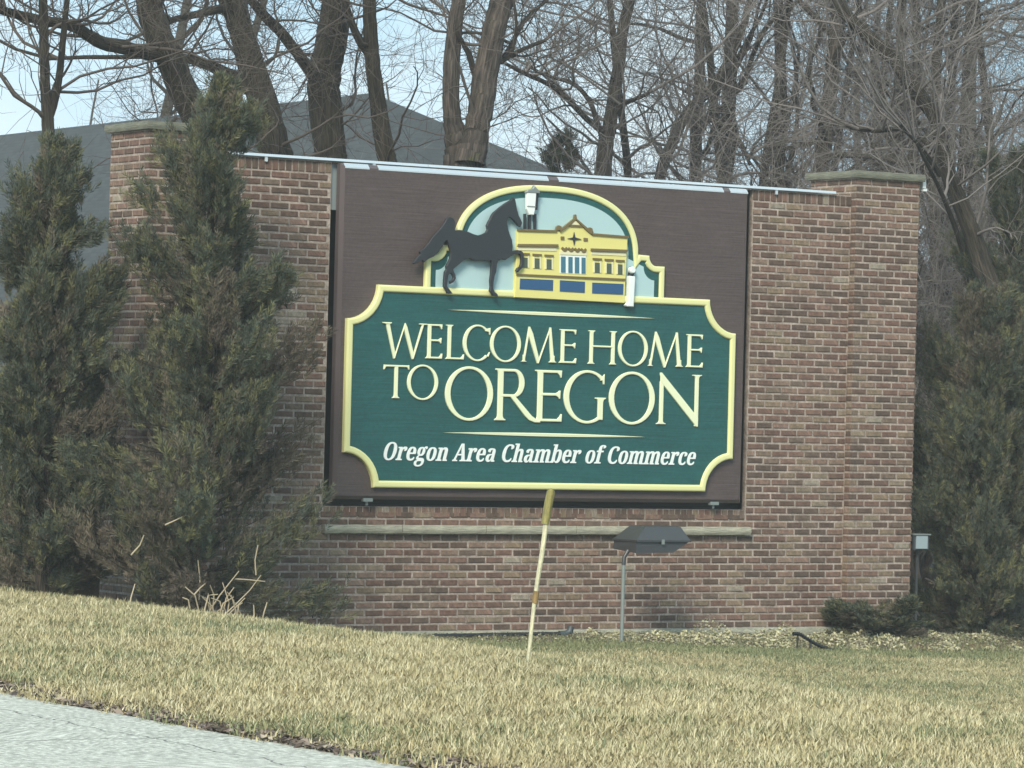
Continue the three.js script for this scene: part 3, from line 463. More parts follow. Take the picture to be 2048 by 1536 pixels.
// ------------------------------------------------------------------ tubes, trees
class Acc { constructor() { this.p = []; this.n = []; this.u = []; this.i = []; } 
  tube(pts, rad, sides, rough = 0, seed = 0) {
    const T = new THREE.Vector3(), A = new THREE.Vector3(), B = new THREE.Vector3(); let len = 0; const base = this.p.length / 3; let ref = null;
    for (let k = 0; k < pts.length; k++) {
      const a = pts[Math.max(0, k - 1)], b = pts[Math.min(pts.length - 1, k + 1)]; T.subVectors(b, a).normalize();
      if (!ref) ref = Math.abs(T.y) < 0.9 ? new THREE.Vector3(0, 1, 0) : new THREE.Vector3(1, 0, 0);
      A.crossVectors(T, ref).normalize(); B.crossVectors(T, A).normalize(); ref = B.clone().cross(T).normalize().lengthSq() ? ref : ref;
      if (k) len += pts[k].distanceTo(pts[k - 1]);
      const R = rad[k];
      for (let s = 0; s <= sides; s++) { const t = (s % sides) / sides * 2 * Math.PI, c = Math.cos(t), d = Math.sin(t); const r = rough ? R * (1 + rough * fbm(c * 1.6 + seed, d * 1.6, len * 1.1 + seed, 3)) : R; const nx = A.x * c + B.x * d, ny = A.y * c + B.y * d, nz = A.z * c + B.z * d; this.p.push(pts[k].x + nx * r, pts[k].y + ny * r, pts[k].z + nz * r); this.n.push(nx, ny, nz); this.u.push(s / sides * Math.max(1, Math.round(R * 10)), len * 1.2); }
    }
    const w = sides + 1; for (let k = 0; k < pts.length - 1; k++) for (let s = 0; s < sides; s++) { const a = base + k * w + s; this.i.push(a, a + 1, a + w, a + 1, a + w + 1, a + w); }
  }
  geo() { const g = new THREE.BufferGeometry(); g.setAttribute('position', new THREE.Float32BufferAttribute(this.p, 3)); g.setAttribute('normal', new THREE.Float32BufferAttribute(this.n, 3)); g.setAttribute('uv', new THREE.Float32BufferAttribute(this.u, 2)); g.setIndex(this.i); return g; }
}
const rv = (r) => new THREE.Vector3(r() - 0.5, r() - 0.5, r() - 0.5);
function grow(thick, thin, start, dir, len, r, level, R, opt) {
  const n = level >= 2 ? 8 : level === 1 ? 5 : 3, pts = [start.clone()], rad = [r], d = dir.clone().normalize();
  for (let k = 1; k <= n; k++) { d.addScaledVector(rv(R), (opt.wander ?? 0.55) * 1.15); d.y += opt.up ?? 0.06; d.normalize(); pts.push(pts[k - 1].clone().addScaledVector(d, len / n)); rad.push(r * (1 - 0.75 * k / n)); }
  (r > 0.03 ? thick : thin).tube(pts, rad, r > 0.05 ? 7 : r > 0.02 ? 5 : 3);
  if (level <= 0) return;
  const c = Math.round((opt.kids ?? 5) * (0.7 + R() * 0.6));
  for (let i = 0; i < c; i++) {
    const t = 0.2 + 0.8 * (i + R()) / c, f = t * n, k = Math.min(n - 1, Math.floor(f)), p = pts[k].clone().lerp(pts[k + 1], f - k);
    const dd = pts[k + 1].clone().sub(pts[k]).normalize().addScaledVector(rv(R).normalize(), 0.9 + R() * 0.5);
    grow(thick, thin, p, dd, len * (0.42 + R() * 0.3), Math.max(0.0035, r * (1 - 0.7 * t) * 0.55), level - 1, R, opt);
  }
}
function tracedTree(name, label, z, stems, seed, mats, sprout = {}) {
  const t = thing(name, label, 'tree'), trunk = new Acc(), thin = new Acc(), R = mulberry(seed);
  let base = null;
  stems.forEach((st, si) => {
    const dz = st.dz || 0; let pts = [], rad = [];
    st.p.forEach(([x, y, w], k) => { const p = onZ(x, y, z + dz * k / st.p.length + (st.z0 || 0)); const dist = toPx(p)[2]; pts.push(p); rad.push(w * 0.5 * dist / F); });
    if (st.root) { const a = pts[0], b = pts[1], d = a.clone().sub(b).normalize(); d.x *= 0.5; d.z *= 0.5; const n = 5, h = a.y - ground(a.x, a.z) + 0.3, extra = [], er = []; for (let k = n; k >= 1; k--) { extra.push(a.clone().add(new THREE.Vector3(d.x / Math.max(0.3, -d.y) * h * k / n * 0.6, -h * k / n, 0))); er.push(rad[0] * (1 + 0.09 * k + (k === n ? 0.3 : 0))); } pts = extra.concat(pts); rad = er.concat(rad); }
    const cv = new THREE.CatmullRomCurve3(pts), n = pts.length * 5, P = [], Q = [];
    for (let k = 0; k <= n; k++) { const f = k / n, g = f * (rad.length - 1), i = Math.min(rad.length - 2, Math.floor(g)); const p = cv.getPoint(f); p.addScaledVector(rv(R), rad[i] * 0.12); P.push(p); Q.push(lerp(rad[i], rad[i + 1], g - i)); }
    trunk.tube(P, Q, Q[0] > 0.1 ? 14 : 9, 0.28, seed + si * 3.7);
    const end = P[n], dir = P[n].clone().sub(P[n - 2]).normalize();
    if (st.top !== 0) { for (let k = 0; k < 2; k++) grow(trunk, thin, end, dir.clone().addScaledVector(rv(R), 0.5 + k), 2.6 + R() * 1.5, Q[n] * (k ? 0.6 : 0.9), 3, R, { kids: 4, up: 0.12, wander: 0.4 }); }
    const m = st.sprout ?? sprout.n ?? 7;
    for (let k = 0; k < m; k++) { const i = Math.floor(n * (st.root ? 0.45 : 0.2) + R() * n * (st.root ? 0.55 : 0.8)); const p = P[Math.min(n, i)]; const d2 = rv(R); d2.y = Math.abs(d2.y) * 0.5; grow(trunk, thin, p, d2, 0.7 + R() * 1.7, 0.008 + R() * 0.016, 2, R, { kids: 5, up: 0.08, wander: 0.7 }); }
  });
  part('trunk', trunk.geo(), mats[0], t); part('crown', thin.geo(), mats[1], t);
  return t;
}
tracedTree('leaning_tree', 'thick leaning tree with mossy bark and one long limb reaching over the cedars', -5.2, [
  { p: [[432, 330, 64], [412, 270, 62], [384, 215, 60], [345, 130, 58], [312, 60, 53], [296, 0, 50], [286, -60, 46]], root: 1, sprout: 9 },
  { p: [[318, 112, 30], [268, 100, 28], [198, 84, 27], [150, 55, 22], [80, 40, 20], [0, 20, 17], [-70, 0, 15]], top: 1, dz: 0.6, sprout: 14 }], 11, [M.bark, M.twig]);
tracedTree('curved_tree', 'sturdy dark tree with a curved trunk and a hooked lower limb', -6.5, [
  { p: [[556, 330, 66], [546, 290, 65], [512, 160, 57], [482, 60, 50], [460, 0, 47], [448, -60, 45]], root: 1, sprout: 8 },
  { p: [[500, 178, 30], [466, 155, 28], [414, 130, 22], [372, 117, 18], [330, 112, 12]], dz: -0.9, top: 1, sprout: 7 },
  { p: [[470, 12, 22], [433, 20, 19], [390, 30, 16], [348, 40, 13], [300, 60, 9]], dz: 0.7, top: 1, sprout: 7 }], 12, [M.bark, M.twig]);
tracedTree('forked_tree', 'big upright tree with blackish bark and a limb slanting over its neighbour', -7.4, [
  { p: [[664, 340, 64], [660, 300, 63], [650, 200, 66], [648, 150, 66], [657, 80, 52], [663, 30, 44], [668, -60, 42]], root: 1, sprout: 10 },
  { p: [[632, 160, 26], [610, 128, 24], [570, 75, 22], [520, 22, 20], [480, -30, 17]], dz: 0.6, sprout: 8 },
  { p: [[668, 150, 26], [682, 90, 24], [690, 40, 20], [692, -40, 18]], dz: -0.5, sprout: 5 }], 13, [M.bark, M.twig]);
tracedTree('slim_tree', 'slimmer curving tree close beside the big upright one', -7.0, [
  { p: [[776, 330, 36], [770, 300, 36], [756, 210, 33], [744, 110, 30], [740, 50, 28], [738, 0, 27], [734, -60, 25]], root: 1, sprout: 9 },
  { p: [[744, 110, 22], [722, 85, 18], [703, 45, 15], [690, 0, 12], [676, -40, 10]], dz: -0.4, sprout: 5 }], 14, [M.bark, M.twig]);
tracedTree('twin_trunk_tree', 'twin trunked tree with a torn pale bark streak, rising behind the sign', -5.6, [
  { p: [[930, 340, 82], [928, 318, 80], [922, 296, 66], [913, 270, 46], [906, 240, 36], [902, 190, 32], [903, 137, 32], [908, 68, 31], [918, 0, 29], [926, -60, 28]], root: 1, sprout: 7 },
  { p: [[938, 330, 64], [944, 300, 60], [950, 273, 54], [960, 220, 52], [970, 154, 51], [990, 51, 48], [1004, 0, 49], [1018, -60, 46]], z0: 0.15, sprout: 7 },
  { p: [[985, 128, 14], [1010, 118, 11], [1042, 100, 9], [1092, 80, 7]], dz: 0.4, sprout: 6 },
  { p: [[1002, 125, 12], [1022, 90, 10], [1052, 38, 8], [1096, -2, 7]], dz: -0.4, sprout: 6 },
  { p: [[950, 150, 13], [938, 110, 12], [925, 85, 10], [912, 60, 9]], top: 0, dz: 0.2, sprout: 1 }], 15, [M.barkGrey, M.twig]);
tracedTree('arching_tree', 'small tree with long arching branches behind the sign top', -8.5, [
  { p: [[1206, 345, 34], [1212, 290, 32], [1222, 239, 28], [1238, 130, 25], [1246, 60, 23], [1262, -10, 21], [1272, -70, 20]], root: 1, sprout: 16 },
  { p: [[1204, 262, 16], [1172, 236, 13], [1112, 178, 11], [1052, 148, 9], [1012, 128, 7]], dz: 0.7, sprout: 12 },
  { p: [[1196, 250, 12], [1180, 205, 10], [1150, 170, 9], [1090, 150, 7], [1055, 130, 6]], dz: -0.7, sprout: 10 },
  { p: [[1228, 235, 12], [1245, 210, 10], [1290, 190, 8]], dz: 0.5, sprout: 5 }], 16, [M.barkGrey, M.twigGrey]);
tracedTree('bowed_tree', 'tree with a heavy bowed trunk rising over the clear pier', -2.6, [
  { p: [[1990, 620, 40], [1962, 520, 38], [1932, 430, 35], [1896, 345, 33], [1868, 230, 31], [1822, 168, 30], [1793, 122, 30], [1740, 75, 28], [1690, 25, 25], [1668, -20, 24]], root: 1, dz: -1.4, sprout: 18 },
  { p: [[1868, 300, 14], [1842, 276, 13], [1800, 258, 10], [1752, 262, 8], [1700, 256, 6]], dz: -1, sprout: 9 },
  { p: [[1880, 350, 12], [1860, 320, 10], [1838, 290, 9], [1800, 250, 7]], dz: 0.3, sprout: 6 },
  { p: [[1925, 500, 12], [1905, 440, 11], [1880, 380, 9], [1855, 330, 8], [1830, 280, 6]], dz: 0.9, sprout: 5 }], 17, [M.bark, M.twigGrey], { n: 10 });
tracedTree('split_tree', 'slender tree forking low behind the shorter cedar beside the shingled roof', -4.2, [
  { p: [[92, 330, 26], [96, 250, 26], [90, 170, 21], [88, 90, 20], [86, 0, 19], [86, -60, 18]], root: 1, sprout: 14 },
  { p: [[98, 240, 17], [114, 180, 15], [126, 80, 13], [134, 0, 12], [140, -60, 11]], dz: 0.3, sprout: 10 }], 18, [M.bark, M.twig]);
tracedTree('diagonal_tree', 'slanting grey tree in the brush behind the sign corner', -9.5, [
  { p: [[1322, 345, 24], [1345, 285, 22], [1375, 226, 21], [1430, 168, 19], [1470, 95, 17], [1500, 0, 15], [1510, -60, 14]], root: 1, sprout: 26 },
  { p: [[1372, 232, 12], [1420, 240, 10], [1475, 275, 8], [1500, 330, 6]], dz: 0.8, top: 0, sprout: 8 },
  { p: [[1560, 300, 9], [1620, 285, 10], [1680, 262, 10], [1560, 330, 8]].slice(0, 3), dz: 0.4, top: 0, sprout: 6 }], 19, [M.barkGrey, M.twigGrey]);

// the house behind the trees: ridge ends A, B and eave corner C
const HA = onZ(742, 186, -24), HB = HA.clone().add(new THREE.Vector3(0, 0, -22)), HC = HA.clone().add(onZ(1330, 420, -19).sub(HA).multiplyScalar(2.5));
const inHouse = (x, z, m = 1.2) => x > HA.x - (HC.x - HA.x) - m && x < HC.x + m && z < HC.z + m && z > HB.z - 5 - m;
// thicket: a few prototypes, each copy a tree of its own
function bareTree(seed, h, r, n, lean, grey) {
  const g = new THREE.Group(), trunk = new Acc(), thin = new Acc(), R = mulberry(seed), pts = [], rad = []; const N = 14;
  let p = new THREE.Vector3(0, -0.3, 0), d = new THREE.Vector3(lean * (R() - 0.5), 1, lean * (R() - 0.5)).normalize();
  for (let k = 0; k <= N; k++) { pts.push(p.clone()); rad.push(r * (1 - 0.75 * k / N) * (k === 0 ? 1.3 : 1)); d.addScaledVector(rv(R), 0.16); d.y += 0.05; d.normalize(); p = p.clone().addScaledVector(d, h / N); }
  trunk.tube(pts, rad, 8, 0.25, seed);
  for (let k = 0; k < n; k++) { const f = (0.12 + 0.88 * R()) * N, i = Math.min(N - 1, Math.floor(f)); const q = pts[i].clone().lerp(pts[i + 1], f - i); const a = R() * 2 * Math.PI; const dd = new THREE.Vector3(Math.cos(a), 0.25 + R() * 0.7, Math.sin(a)); grow(trunk, thin, q, dd, 1.2 + R() * 1.9, Math.min(0.045, rad[i] * 0.45), 3, R, { kids: 4, up: 0.05, wander: 0.6 }); }
  part('trunk', trunk.geo(), grey ? M.barkGrey : M.bark, g); part('crown', thin.geo(), grey ? M.twigGrey : M.twig, g); return g;
}
function shrub(seed, h, n) {
  const g = new THREE.Group(), st = new Acc(), thin = new Acc(), R = mulberry(seed);
  for (let k = 0; k < n; k++) { const a = R() * 2 * Math.PI, o = 0.25 * R(); grow(st, thin, new THREE.Vector3(Math.cos(a) * o, -0.15, Math.sin(a) * o), new THREE.Vector3(Math.cos(a) * 0.6 * R(), 1, Math.sin(a) * 0.6 * R()), h * (0.6 + R() * 0.5), 0.022 + R() * 0.02, 3, R, { kids: 4, up: 0.03, wander: 0.5 }); }
  part('stems', st.geo(), M.barkGrey, g); part('twigs', thin.geo(), M.twigGrey, g); return g;
}
const protoT = [bareTree(101, 11, 0.13, 21, 0.2, 1), bareTree(102, 12, 0.17, 20, 0.1, 1), bareTree(103, 10, 0.09, 20, 0.4, 1), bareTree(104, 13, 0.20, 18, 0.15, 0)];
const protoS = [shrub(201, 4.6, 9), shrub(202, 3.8, 10)];
function place(proto, name, label, cat, group, px, z, s, turn) {
  let p = onZ(px, 330, z); for (let k = 0; k < 200 && inHouse(p.x, p.z); k++) { z += cat === 'tree' && name === 'distant_tree' ? -0.6 : 0.4; p = onZ(px, 330, z); } const t = proto.clone(); t.name = numbered(name); t.position.set(p.x, ground(p.x, p.z), p.z); t.rotation.y = turn; t.scale.setScalar(s); scene.add(t); return tag(t, label, cat, group);
}
{
  const R = mulberry(77);
  const kinds = ['bare grey tree of middling height in the dense thicket behind the wall', 'stout straight bare grey tree in the dense thicket behind the wall', 'thin crooked bare grey tree in the dense thicket behind the wall'];
  for (let i = 0; i < 38; i++) { const f = (i + R()) / 38, px = 1250 + 930 * Math.pow(f, 0.74), z = -8.5 - 27 * R(), k = [0, 0, 2, 2, 2, 0, 1][Math.floor(R() * 7)]; place(protoT[k], ['thicket_tree', 'stout_tree', 'crooked_tree'][k], kinds[k], 'tree', 'bare trees of the thicket', px, z, 0.85 + R() * 0.4, R() * 6.28); }
  for (let i = 0; i < 8; i++) { const px = -80 + (i + R()) / 8 * 1150, z = -40 - 34 * R(); place(protoT[3 - Math.floor(R() * 2)], 'distant_tree', 'thin bare tree far off against the sky behind the shingled roof', 'tree', 'bare trees beyond the house', px, z, 0.85 + R() * 0.4, R() * 6.28); }
  for (let i = 0; i < 17; i++) { const px = 1100 + (i + R()) / 17 * 860, z = -3.6 - 7 * R(); place(protoS[Math.floor(R() * 2)], 'bare_shrub', 'tangled leafless shrub in the brush along the back of the wall', 'shrub', 'leafless brush behind the wall', px, z, 0.75 + R() * 0.45, R() * 6.28); }
}

// ------------------------------------------------------------------ house behind the trees
{
  const h = thing('house', 'house with a dark slate grey hipped roof among the bare trees', 'house');
  const A = HA, B = HB, C = HC;
  const ey = C.y - 0.2, wR = C.x - A.x, fx0 = A.x - wR, fx1 = C.x, z0 = C.z, z1 = B.z - 5;
  const roofFace = (name, pts) => { const g = new THREE.BufferGeometry(), P = [], U = []; const tri = pts.length === 3 ? [0, 1, 2] : [0, 1, 2, 0, 2, 3]; for (const k of tri) { P.push(pts[k].x, pts[k].y, pts[k].z); U.push((pts[k].x + pts[k].z) * 0.35, pts[k].y * 0.6); } g.setAttribute('position', new THREE.Float32BufferAttribute(P, 3)); g.setAttribute('uv', new THREE.Float32BufferAttribute(U, 2)); g.computeVertexNormals(); return g; };
  const V3 = (x, y, z) => new THREE.Vector3(x, y, z), e = 0.0;
  const fl = V3(fx0, ey, z0), fr = V3(fx1, ey, z0), bl = V3(fx0, ey, z1), brr = V3(fx1, ey, z1);
  const shingle = tex(256, (u, v) => { const row = Math.floor(v * 24), k = ((u * 16 + row * 0.37) % 1); const cell = Math.sin(Math.floor(u * 16 + row * 0.37) * 12.9 + row * 78.2) * 43758.5; return 0.85 + 0.18 * (cell - Math.floor(cell)) - 0.14 * (v * 24 % 1 < 0.1 ? 1 : 0); });
  const rm = std(lin(0.046, 0.056, 0.062), { map: shingle, side: THREE.DoubleSide });
  const roof = part('roof', mergeGeometries([roofFace('', [fl, fr, A]), roofFace('', [bl, fl, A, B]), roofFace('', [fr, brr, B, A]), roofFace('', [brr, bl, B])]), rm, h);
  part('soffit', box(fx0 + 0.02, fx1 - 0.02, ey - 0.16, ey - 0.005, z1 + 0.02, z0 - 0.02), std(lin(0.4, 0.4, 0.38)), h);
  part('wall', box(fx0 + 0.5, fx1 - 0.5, -0.8, ey - 0.16, z1 + 0.5, z0 - 0.5), std(lin(0.13, 0.13, 0.13)), h);
}

// ------------------------------------------------------------------ cedars
const CED = [[0.068, 0.082, 0.056], [0.084, 0.096, 0.058], [0.130, 0.134, 0.060], [0.054, 0.070, 0.054], [0.120, 0.106, 0.074], [0.110, 0.092, 0.070]];
const sprigGeo = (() => { // a feathery cedar spray about 11 cm long
  const R = mulberry(808), P = []; const n = 22;
  for (let k = 0; k < n; k++) { const f = k / n, y = 0.085 * f, a = k * 2.4 + R(), o = 0.45 + R() * 0.5, d = new THREE.Vector3(Math.cos(a) * o, 1, Math.sin(a) * o).normalize(), s = new THREE.Vector3().crossVectors(d, rv(R)).normalize(), L = 0.022 + 0.03 * (1 - f) * R() + 0.012, w = 0.0022 + R() * 0.0018, p = new THREE.Vector3((R() - 0.5) * 0.006, y, (R() - 0.5) * 0.006); const b = p.clone().addScaledVector(d, L * 0.5).addScaledVector(s, w), c = p.clone().addScaledVector(d, L), e = p.clone().addScaledVector(d, L * 0.5).addScaledVector(s, -w); for (const v of [p, b, c, p, c, e]) P.push(v.x, v.y, v.z); }
  const g = new THREE.BufferGeometry(); g.setAttribute('position', new THREE.Float32BufferAttribute(P, 3)); g.computeVertexNormals(); return g; })();
function cedar(name, label, bx, bz, prof, H, seed, nl, per, spread = 1, trunkR = 0.09, low = 0.04, lean = [0, 0]) {
  const t = thing(name, label, 'tree'), R = mulberry(seed), by = ground(bx, bz); t.position.set(bx, by, bz);
  const wood = new Acc(); const tp = [], tr = [];
  const axis = (f) => new THREE.Vector3(lean[0] * f + 0.05 * Math.sin(f * 7 + seed), f * H, lean[1] * f);
  for (let k = 0; k <= 16; k++) { tp.push(axis(k / 16 * 0.97).add(new THREE.Vector3(0, k ? 0 : -0.2, 0))); tr.push(trunkR * (1 - 0.93 * k / 16) + 0.006); }
  wood.tube(tp, tr, 8, 0.2, seed);
  const mats = [], cols = []; const q = new THREE.Quaternion(), m4 = new THREE.Matrix4(), Y = new THREE.Vector3(0, 1, 0);
  for (let i = 0; i < nl; i++) {
    const f = low + (1 - low) * Math.pow((i + R()) / nl, 1.05), a = i * 2.39996 + R() * 0.9, rad = Math.min(1.05, prof(f, a) * (0.35 + 0.95 * Math.pow(R(), 1.25)));
    const start = axis(f * 0.96), dir = new THREE.Vector3(Math.cos(a), (f < 0.1 ? -0.05 : 0.2) + 0.8 * f + R() * 0.35, Math.sin(a)).normalize();
    const n = 6, pts = [start], rr = [0.013 * (1 - f) + 0.006]; const d = dir.clone();
    for (let k = 1; k <= n; k++) { d.addScaledVector(rv(R), 0.5); d.y += 0.08; d.normalize(); pts.push(pts[k - 1].clone().addScaledVector(d, rad * 1.2 / n)); rr.push(rr[0] * (1 - 0.8 * k / n)); }
    wood.tube(pts, rr, 4);
    const m = Math.round(per * (0.2 + rad) * (0.6 + R() * 0.6)), brown = R() < 0.10 + (f < 0.3 ? 0.06 : 0), tone = 0.75 + R() * 0.5;
    for (let k = 0; k < m; k++) {
      const g = (0.18 + 0.82 * Math.pow(R(), 0.6)) * n, h = Math.min(n - 1, Math.floor(g)), p = pts[h].clone().lerp(pts[h + 1], g - h).addScaledVector(rv(R), 0.16 * spread * (0.45 + rad));
      const dd = pts[h + 1].clone().sub(pts[h]).normalize().addScaledVector(rv(R), 1.3); dd.y += 0.5; dd.normalize();
      const inner = g / n < 0.5; const c = CED[brown || (inner && R() < 0.4) ? 4 + Math.floor(R() * 2) : Math.floor(R() * 4.3)], v = tone * (0.8 + R() * 0.4), sc = 0.7 + R() * 1.0;
      q.setFromUnitVectors(Y, dd).multiply(new THREE.Quaternion().setFromAxisAngle(Y, R() * 6.283)); m4.compose(p, q, new THREE.Vector3(sc, sc, sc)); mats.push(m4.clone()); cols.push([c[0] * v, c[1] * v, c[2] * v]);
    }
  }
  for (let i = 0; i < nl * 0.35; i++) { const f = 0.03 + 0.6 * R(), a = R() * 6.283, L = prof(f, a) * (0.9 + R() * 0.35), p0 = axis(f), d = new THREE.Vector3(Math.cos(a), 0.1 + 0.5 * R(), Math.sin(a)).normalize(), pts = [p0]; for (let k = 1; k <= 6; k++) { d.addScaledVector(rv(R), 0.45).normalize(); pts.push(pts[k - 1].clone().addScaledVector(d, L / 6)); } wood.tube(pts, pts.map((_, k) => 0.008 - 0.001 * k), 3); }
  part('trunk', wood.geo(), M.bark, t);
  const im = new THREE.InstancedMesh(sprigGeo, M.foliage, mats.length), cc = new THREE.Color(); mats.forEach((m, k) => { im.setMatrixAt(k, m); im.setColorAt(k, cc.setRGB(...cols[k])); });
  im.name = 'foliage'; im.userData.kind = 'stuff'; im.castShadow = im.receiveShadow = true; t.add(im);
  return t;
}
const curve = (tab, s, amp = 1) => (f, a) => { let i = 0; while (i < tab.length - 2 && f > tab[i + 1][0]) i++; const t = clamp((f - tab[i][0]) / (tab[i + 1][0] - tab[i][0]), 0, 1); return lerp(tab[i][1], tab[i + 1][1], t) * (1 + amp * 0.55 * fbm(Math.cos(a) * 1.3 + s, Math.sin(a) * 1.3, f * 6 + s, 3)); };
const cedarAt = (name, label, px, z, tab, H, seed, nl, per, spread, tr, low, lean) => { const b = onZ(px, 1240, z); return cedar(name, label, b.x, z, curve(tab, seed * 0.37, 1.2), H, seed, nl, per, spread, tr, low, lean); };
cedarAt('cedar_tree', 'shaggy olive green cedar standing against the brick wall with bricks showing on both sides', 372, 1.1, [[0, 0.8], [0.12, 1.08], [0.25, 0.98], [0.4, 0.72], [0.52, 0.84], [0.68, 0.62], [0.84, 0.42], [0.92, 0.2], [1, 0.05]], 4.85, 301, 105, 185, 1.4, 0.085, 0.0, [0.26, 0]);
cedarAt('cedar_tree', 'dense dark cedar at the wall end, below the forking slender tree', 78, 0.2, [[0, 0.6], [0.15, 0.68], [0.6, 0.62], [0.8, 0.42], [1, 0.1]], 4.1, 302, 110, 190, 1.4, 0.08, 0.0);
cedarAt('cedar_tree', 'lower cedar close behind the dense dark one, against the slate roof', 120, -2.6, [[0, 0.9], [0.2, 1.1], [0.6, 0.85], [1, 0.1]], 2.9, 306, 120, 260, 1, 0.1, 0.0);
cedarAt('cedar_tree', 'broad green cedar beside the clear pier, with a grey utility box in front', 1960, -0.2, [[0, 0.8], [0.15, 0.92], [0.55, 0.98], [0.8, 0.6], [1, 0.12]], 3.7, 303, 130, 220, 1.4, 0.1, 0.0);
cedarAt('cedar_tree', 'tall brownish cedar behind the broad green one, mixed with bare branches', 2030, -3.0, [[0, 0.9], [0.5, 1.15], [0.8, 0.7], [1, 0.1]], 5.6, 304, 100, 210, 1.2, 0.1, 0.05);
const bush = cedarAt('juniper_bush', 'low dark juniper bush at the foot of the clear pier', 1762, 0.3, [[0, 0.40], [0.6, 0.38], [1, 0.24]], 0.2, 305, 36, 300, 0.8, 0.03, 0.02); bush.scale.set(1.3, 0.6, 1.0);
cedarAt('dark_cedar', 'small dark evergreen peeping over the sign top between the roof and the arching tree', 1100, -9.6, [[0, 0.8], [0.4, 0.7], [0.8, 0.45], [1, 0.12]], 6.0, 307, 70, 200, 1.1, 0.08, 0.1);

// ------------------------------------------------------------------ small things by the wall
{ // floodlight on a thin post
  const c = onZ(1300, 1075, 0.85), x = c.x, y = 0.9, z = 0.85, t = thing('floodlight', 'dark bronze floodlight on a thin grey post aimed at the sign', 'floodlight'); const gx = onZ(1244, 1250, 0.85).x;
  const prism = (a, b) => { const P = []; const q = (i, j, k, l) => { for (const v of [i, j, k, i, k, l]) P.push(...v); }; for (let k = 0; k < 4; k++) { const n = (k + 1) % 4; q(a[k], a[n], b[n], b[k]); } q(b[0], b[1], b[2], b[3]); q(a[3], a[2], a[1], a[0]); const g = new THREE.BufferGeometry(); g.setAttribute('position', new THREE.Float32BufferAttribute(P, 3)); g.computeVertexNormals(); return g; };
  const X0 = -0.26, X1 = 0.36, Z0 = -0.24, Z1 = 0.16;
  part('housing', prism([[X0, 0, Z1], [X1, 0, Z1], [X1, 0, Z0], [X0, 0, Z0]], [[X0 + 0.17, 0.122, Z1 - 0.12], [X1 - 0.035, 0.122, Z1 - 0.12], [X1 - 0.035, 0.13, Z0 + 0.04], [X0 + 0.17, 0.13, Z0 + 0.04]]), M.bronze, t);
  part('body', prism([[X0 + 0.002, -0.125, Z1 - 0.012], [X1 - 0.19, -0.12, Z1 - 0.012], [X1 - 0.16, -0.09, Z0], [X0 + 0.002, -0.1, Z0]], [[X0 + 0.001, -0.018, Z1 - 0.015], [X1 - 0.01, -0.018, Z1 - 0.015], [X1 - 0.01, -0.018, Z0], [X0 + 0.01, -0.018, Z0]]), M.bronze, t);
  part('rim', box(X0 - 0.006, X1 + 0.006, -0.018, 0.0, Z0 - 0.006, Z1 + 0.006), M.bronze, t);
  part('latch', box(0.02, 0.05, -0.04, 0.006, Z1 + 0.006, Z1 + 0.016), M.galv, t);
  part('lens', box(X0 + 0.05, X1 - 0.05, -0.088, -0.025, Z0 - 0.005, Z0 + 0.004), new THREE.MeshPhysicalMaterial({ color: 0xffffff, transmission: 1, roughness: 0.1, thickness: 0 }), t);
  const gy = ground(gx, 0.85) - 0.2 - y; const dx = gx - x; const ac = new Acc();
  ac.tube([new THREE.Vector3(dx, gy, 0), new THREE.Vector3(dx, -0.24, 0)], [0.019, 0.019], 10); part('post', ac.geo(), M.galv, t);
  const a2 = new Acc(); a2.tube([new THREE.Vector3(dx, -0.245, 0), new THREE.Vector3(dx + 0.006, -0.17, 0), new THREE.Vector3(dx + 0.05, -0.105, 0)], [0.02, 0.019, 0.022], 9); part('knuckle', a2.geo(), M.bronze, t);
  t.position.set(x, y, z);
}
{ // leaning marker pole out on the lawn
  let b = new THREE.Vector3(); const d = rayDir(1052, 1342); for (let s = 15; s < 45; s += 0.01) { b = camera.position.clone().addScaledVector(d, s); if (b.y < ground(b.x, b.z)) break; }
  const dist = toPx(b)[2], k = dist / F; const rgt = new THREE.Vector3(1, 0, 0).applyQuaternion(RQ), up = new THREE.Vector3(0, 1, 0).applyQuaternion(RQ);
  const at = (px, py) => rgt.clone().multiplyScalar((px - 1052) * k).addScaledVector(up, -(py - 1342) * k);
  const t = thing('marker_pole', 'thin pale yellow pole leaning on the lawn, olive sleeve at its top', 'pole'); t.position.copy(b);
  const a = new Acc(); const pl = [], pr = []; for (let i = 0; i <= 14; i++) { const f = i / 14; pl.push(at(lerp(1049, 1092, f) + 1.2 * Math.sin(f * 9), lerp(1362, 1040, f))); pr.push(k * 0.5 * lerp(7, 10.5, f)); }
  a.tube(pl, pr, 10, 0.16, 3); 
  const pm = std(lin(0.80, 0.76, 0.58), { map: stoneMap, roughness: 0.6 });
  part('shaft', a.geo(), pm, t);
  const c = new Acc(); const q = [[1090, 1048], [1094, 1025], [1098, 1002], [1102, 984], [1103, 979], [1103.5, 977]].map((v) => at(...v)); c.tube(q, [8, 8.6, 8.8, 8.6, 6, 1].map((v) => v * k), 12, 0.05, 4); part('sleeve', c.geo(), std(lin(0.36, 0.32, 0.12), { map: stoneMap, roughness: 0.6 }), t);
  const e = new Acc(); e.tube([at(1069.5, 1206), at(1071, 1195), at(1073, 1182)], [6.2 * k, 6.6 * k, 6.2 * k], 10); part('rust_band', e.geo(), std(lin(0.36, 0.24, 0.11), { map: stoneMap }), t);
}
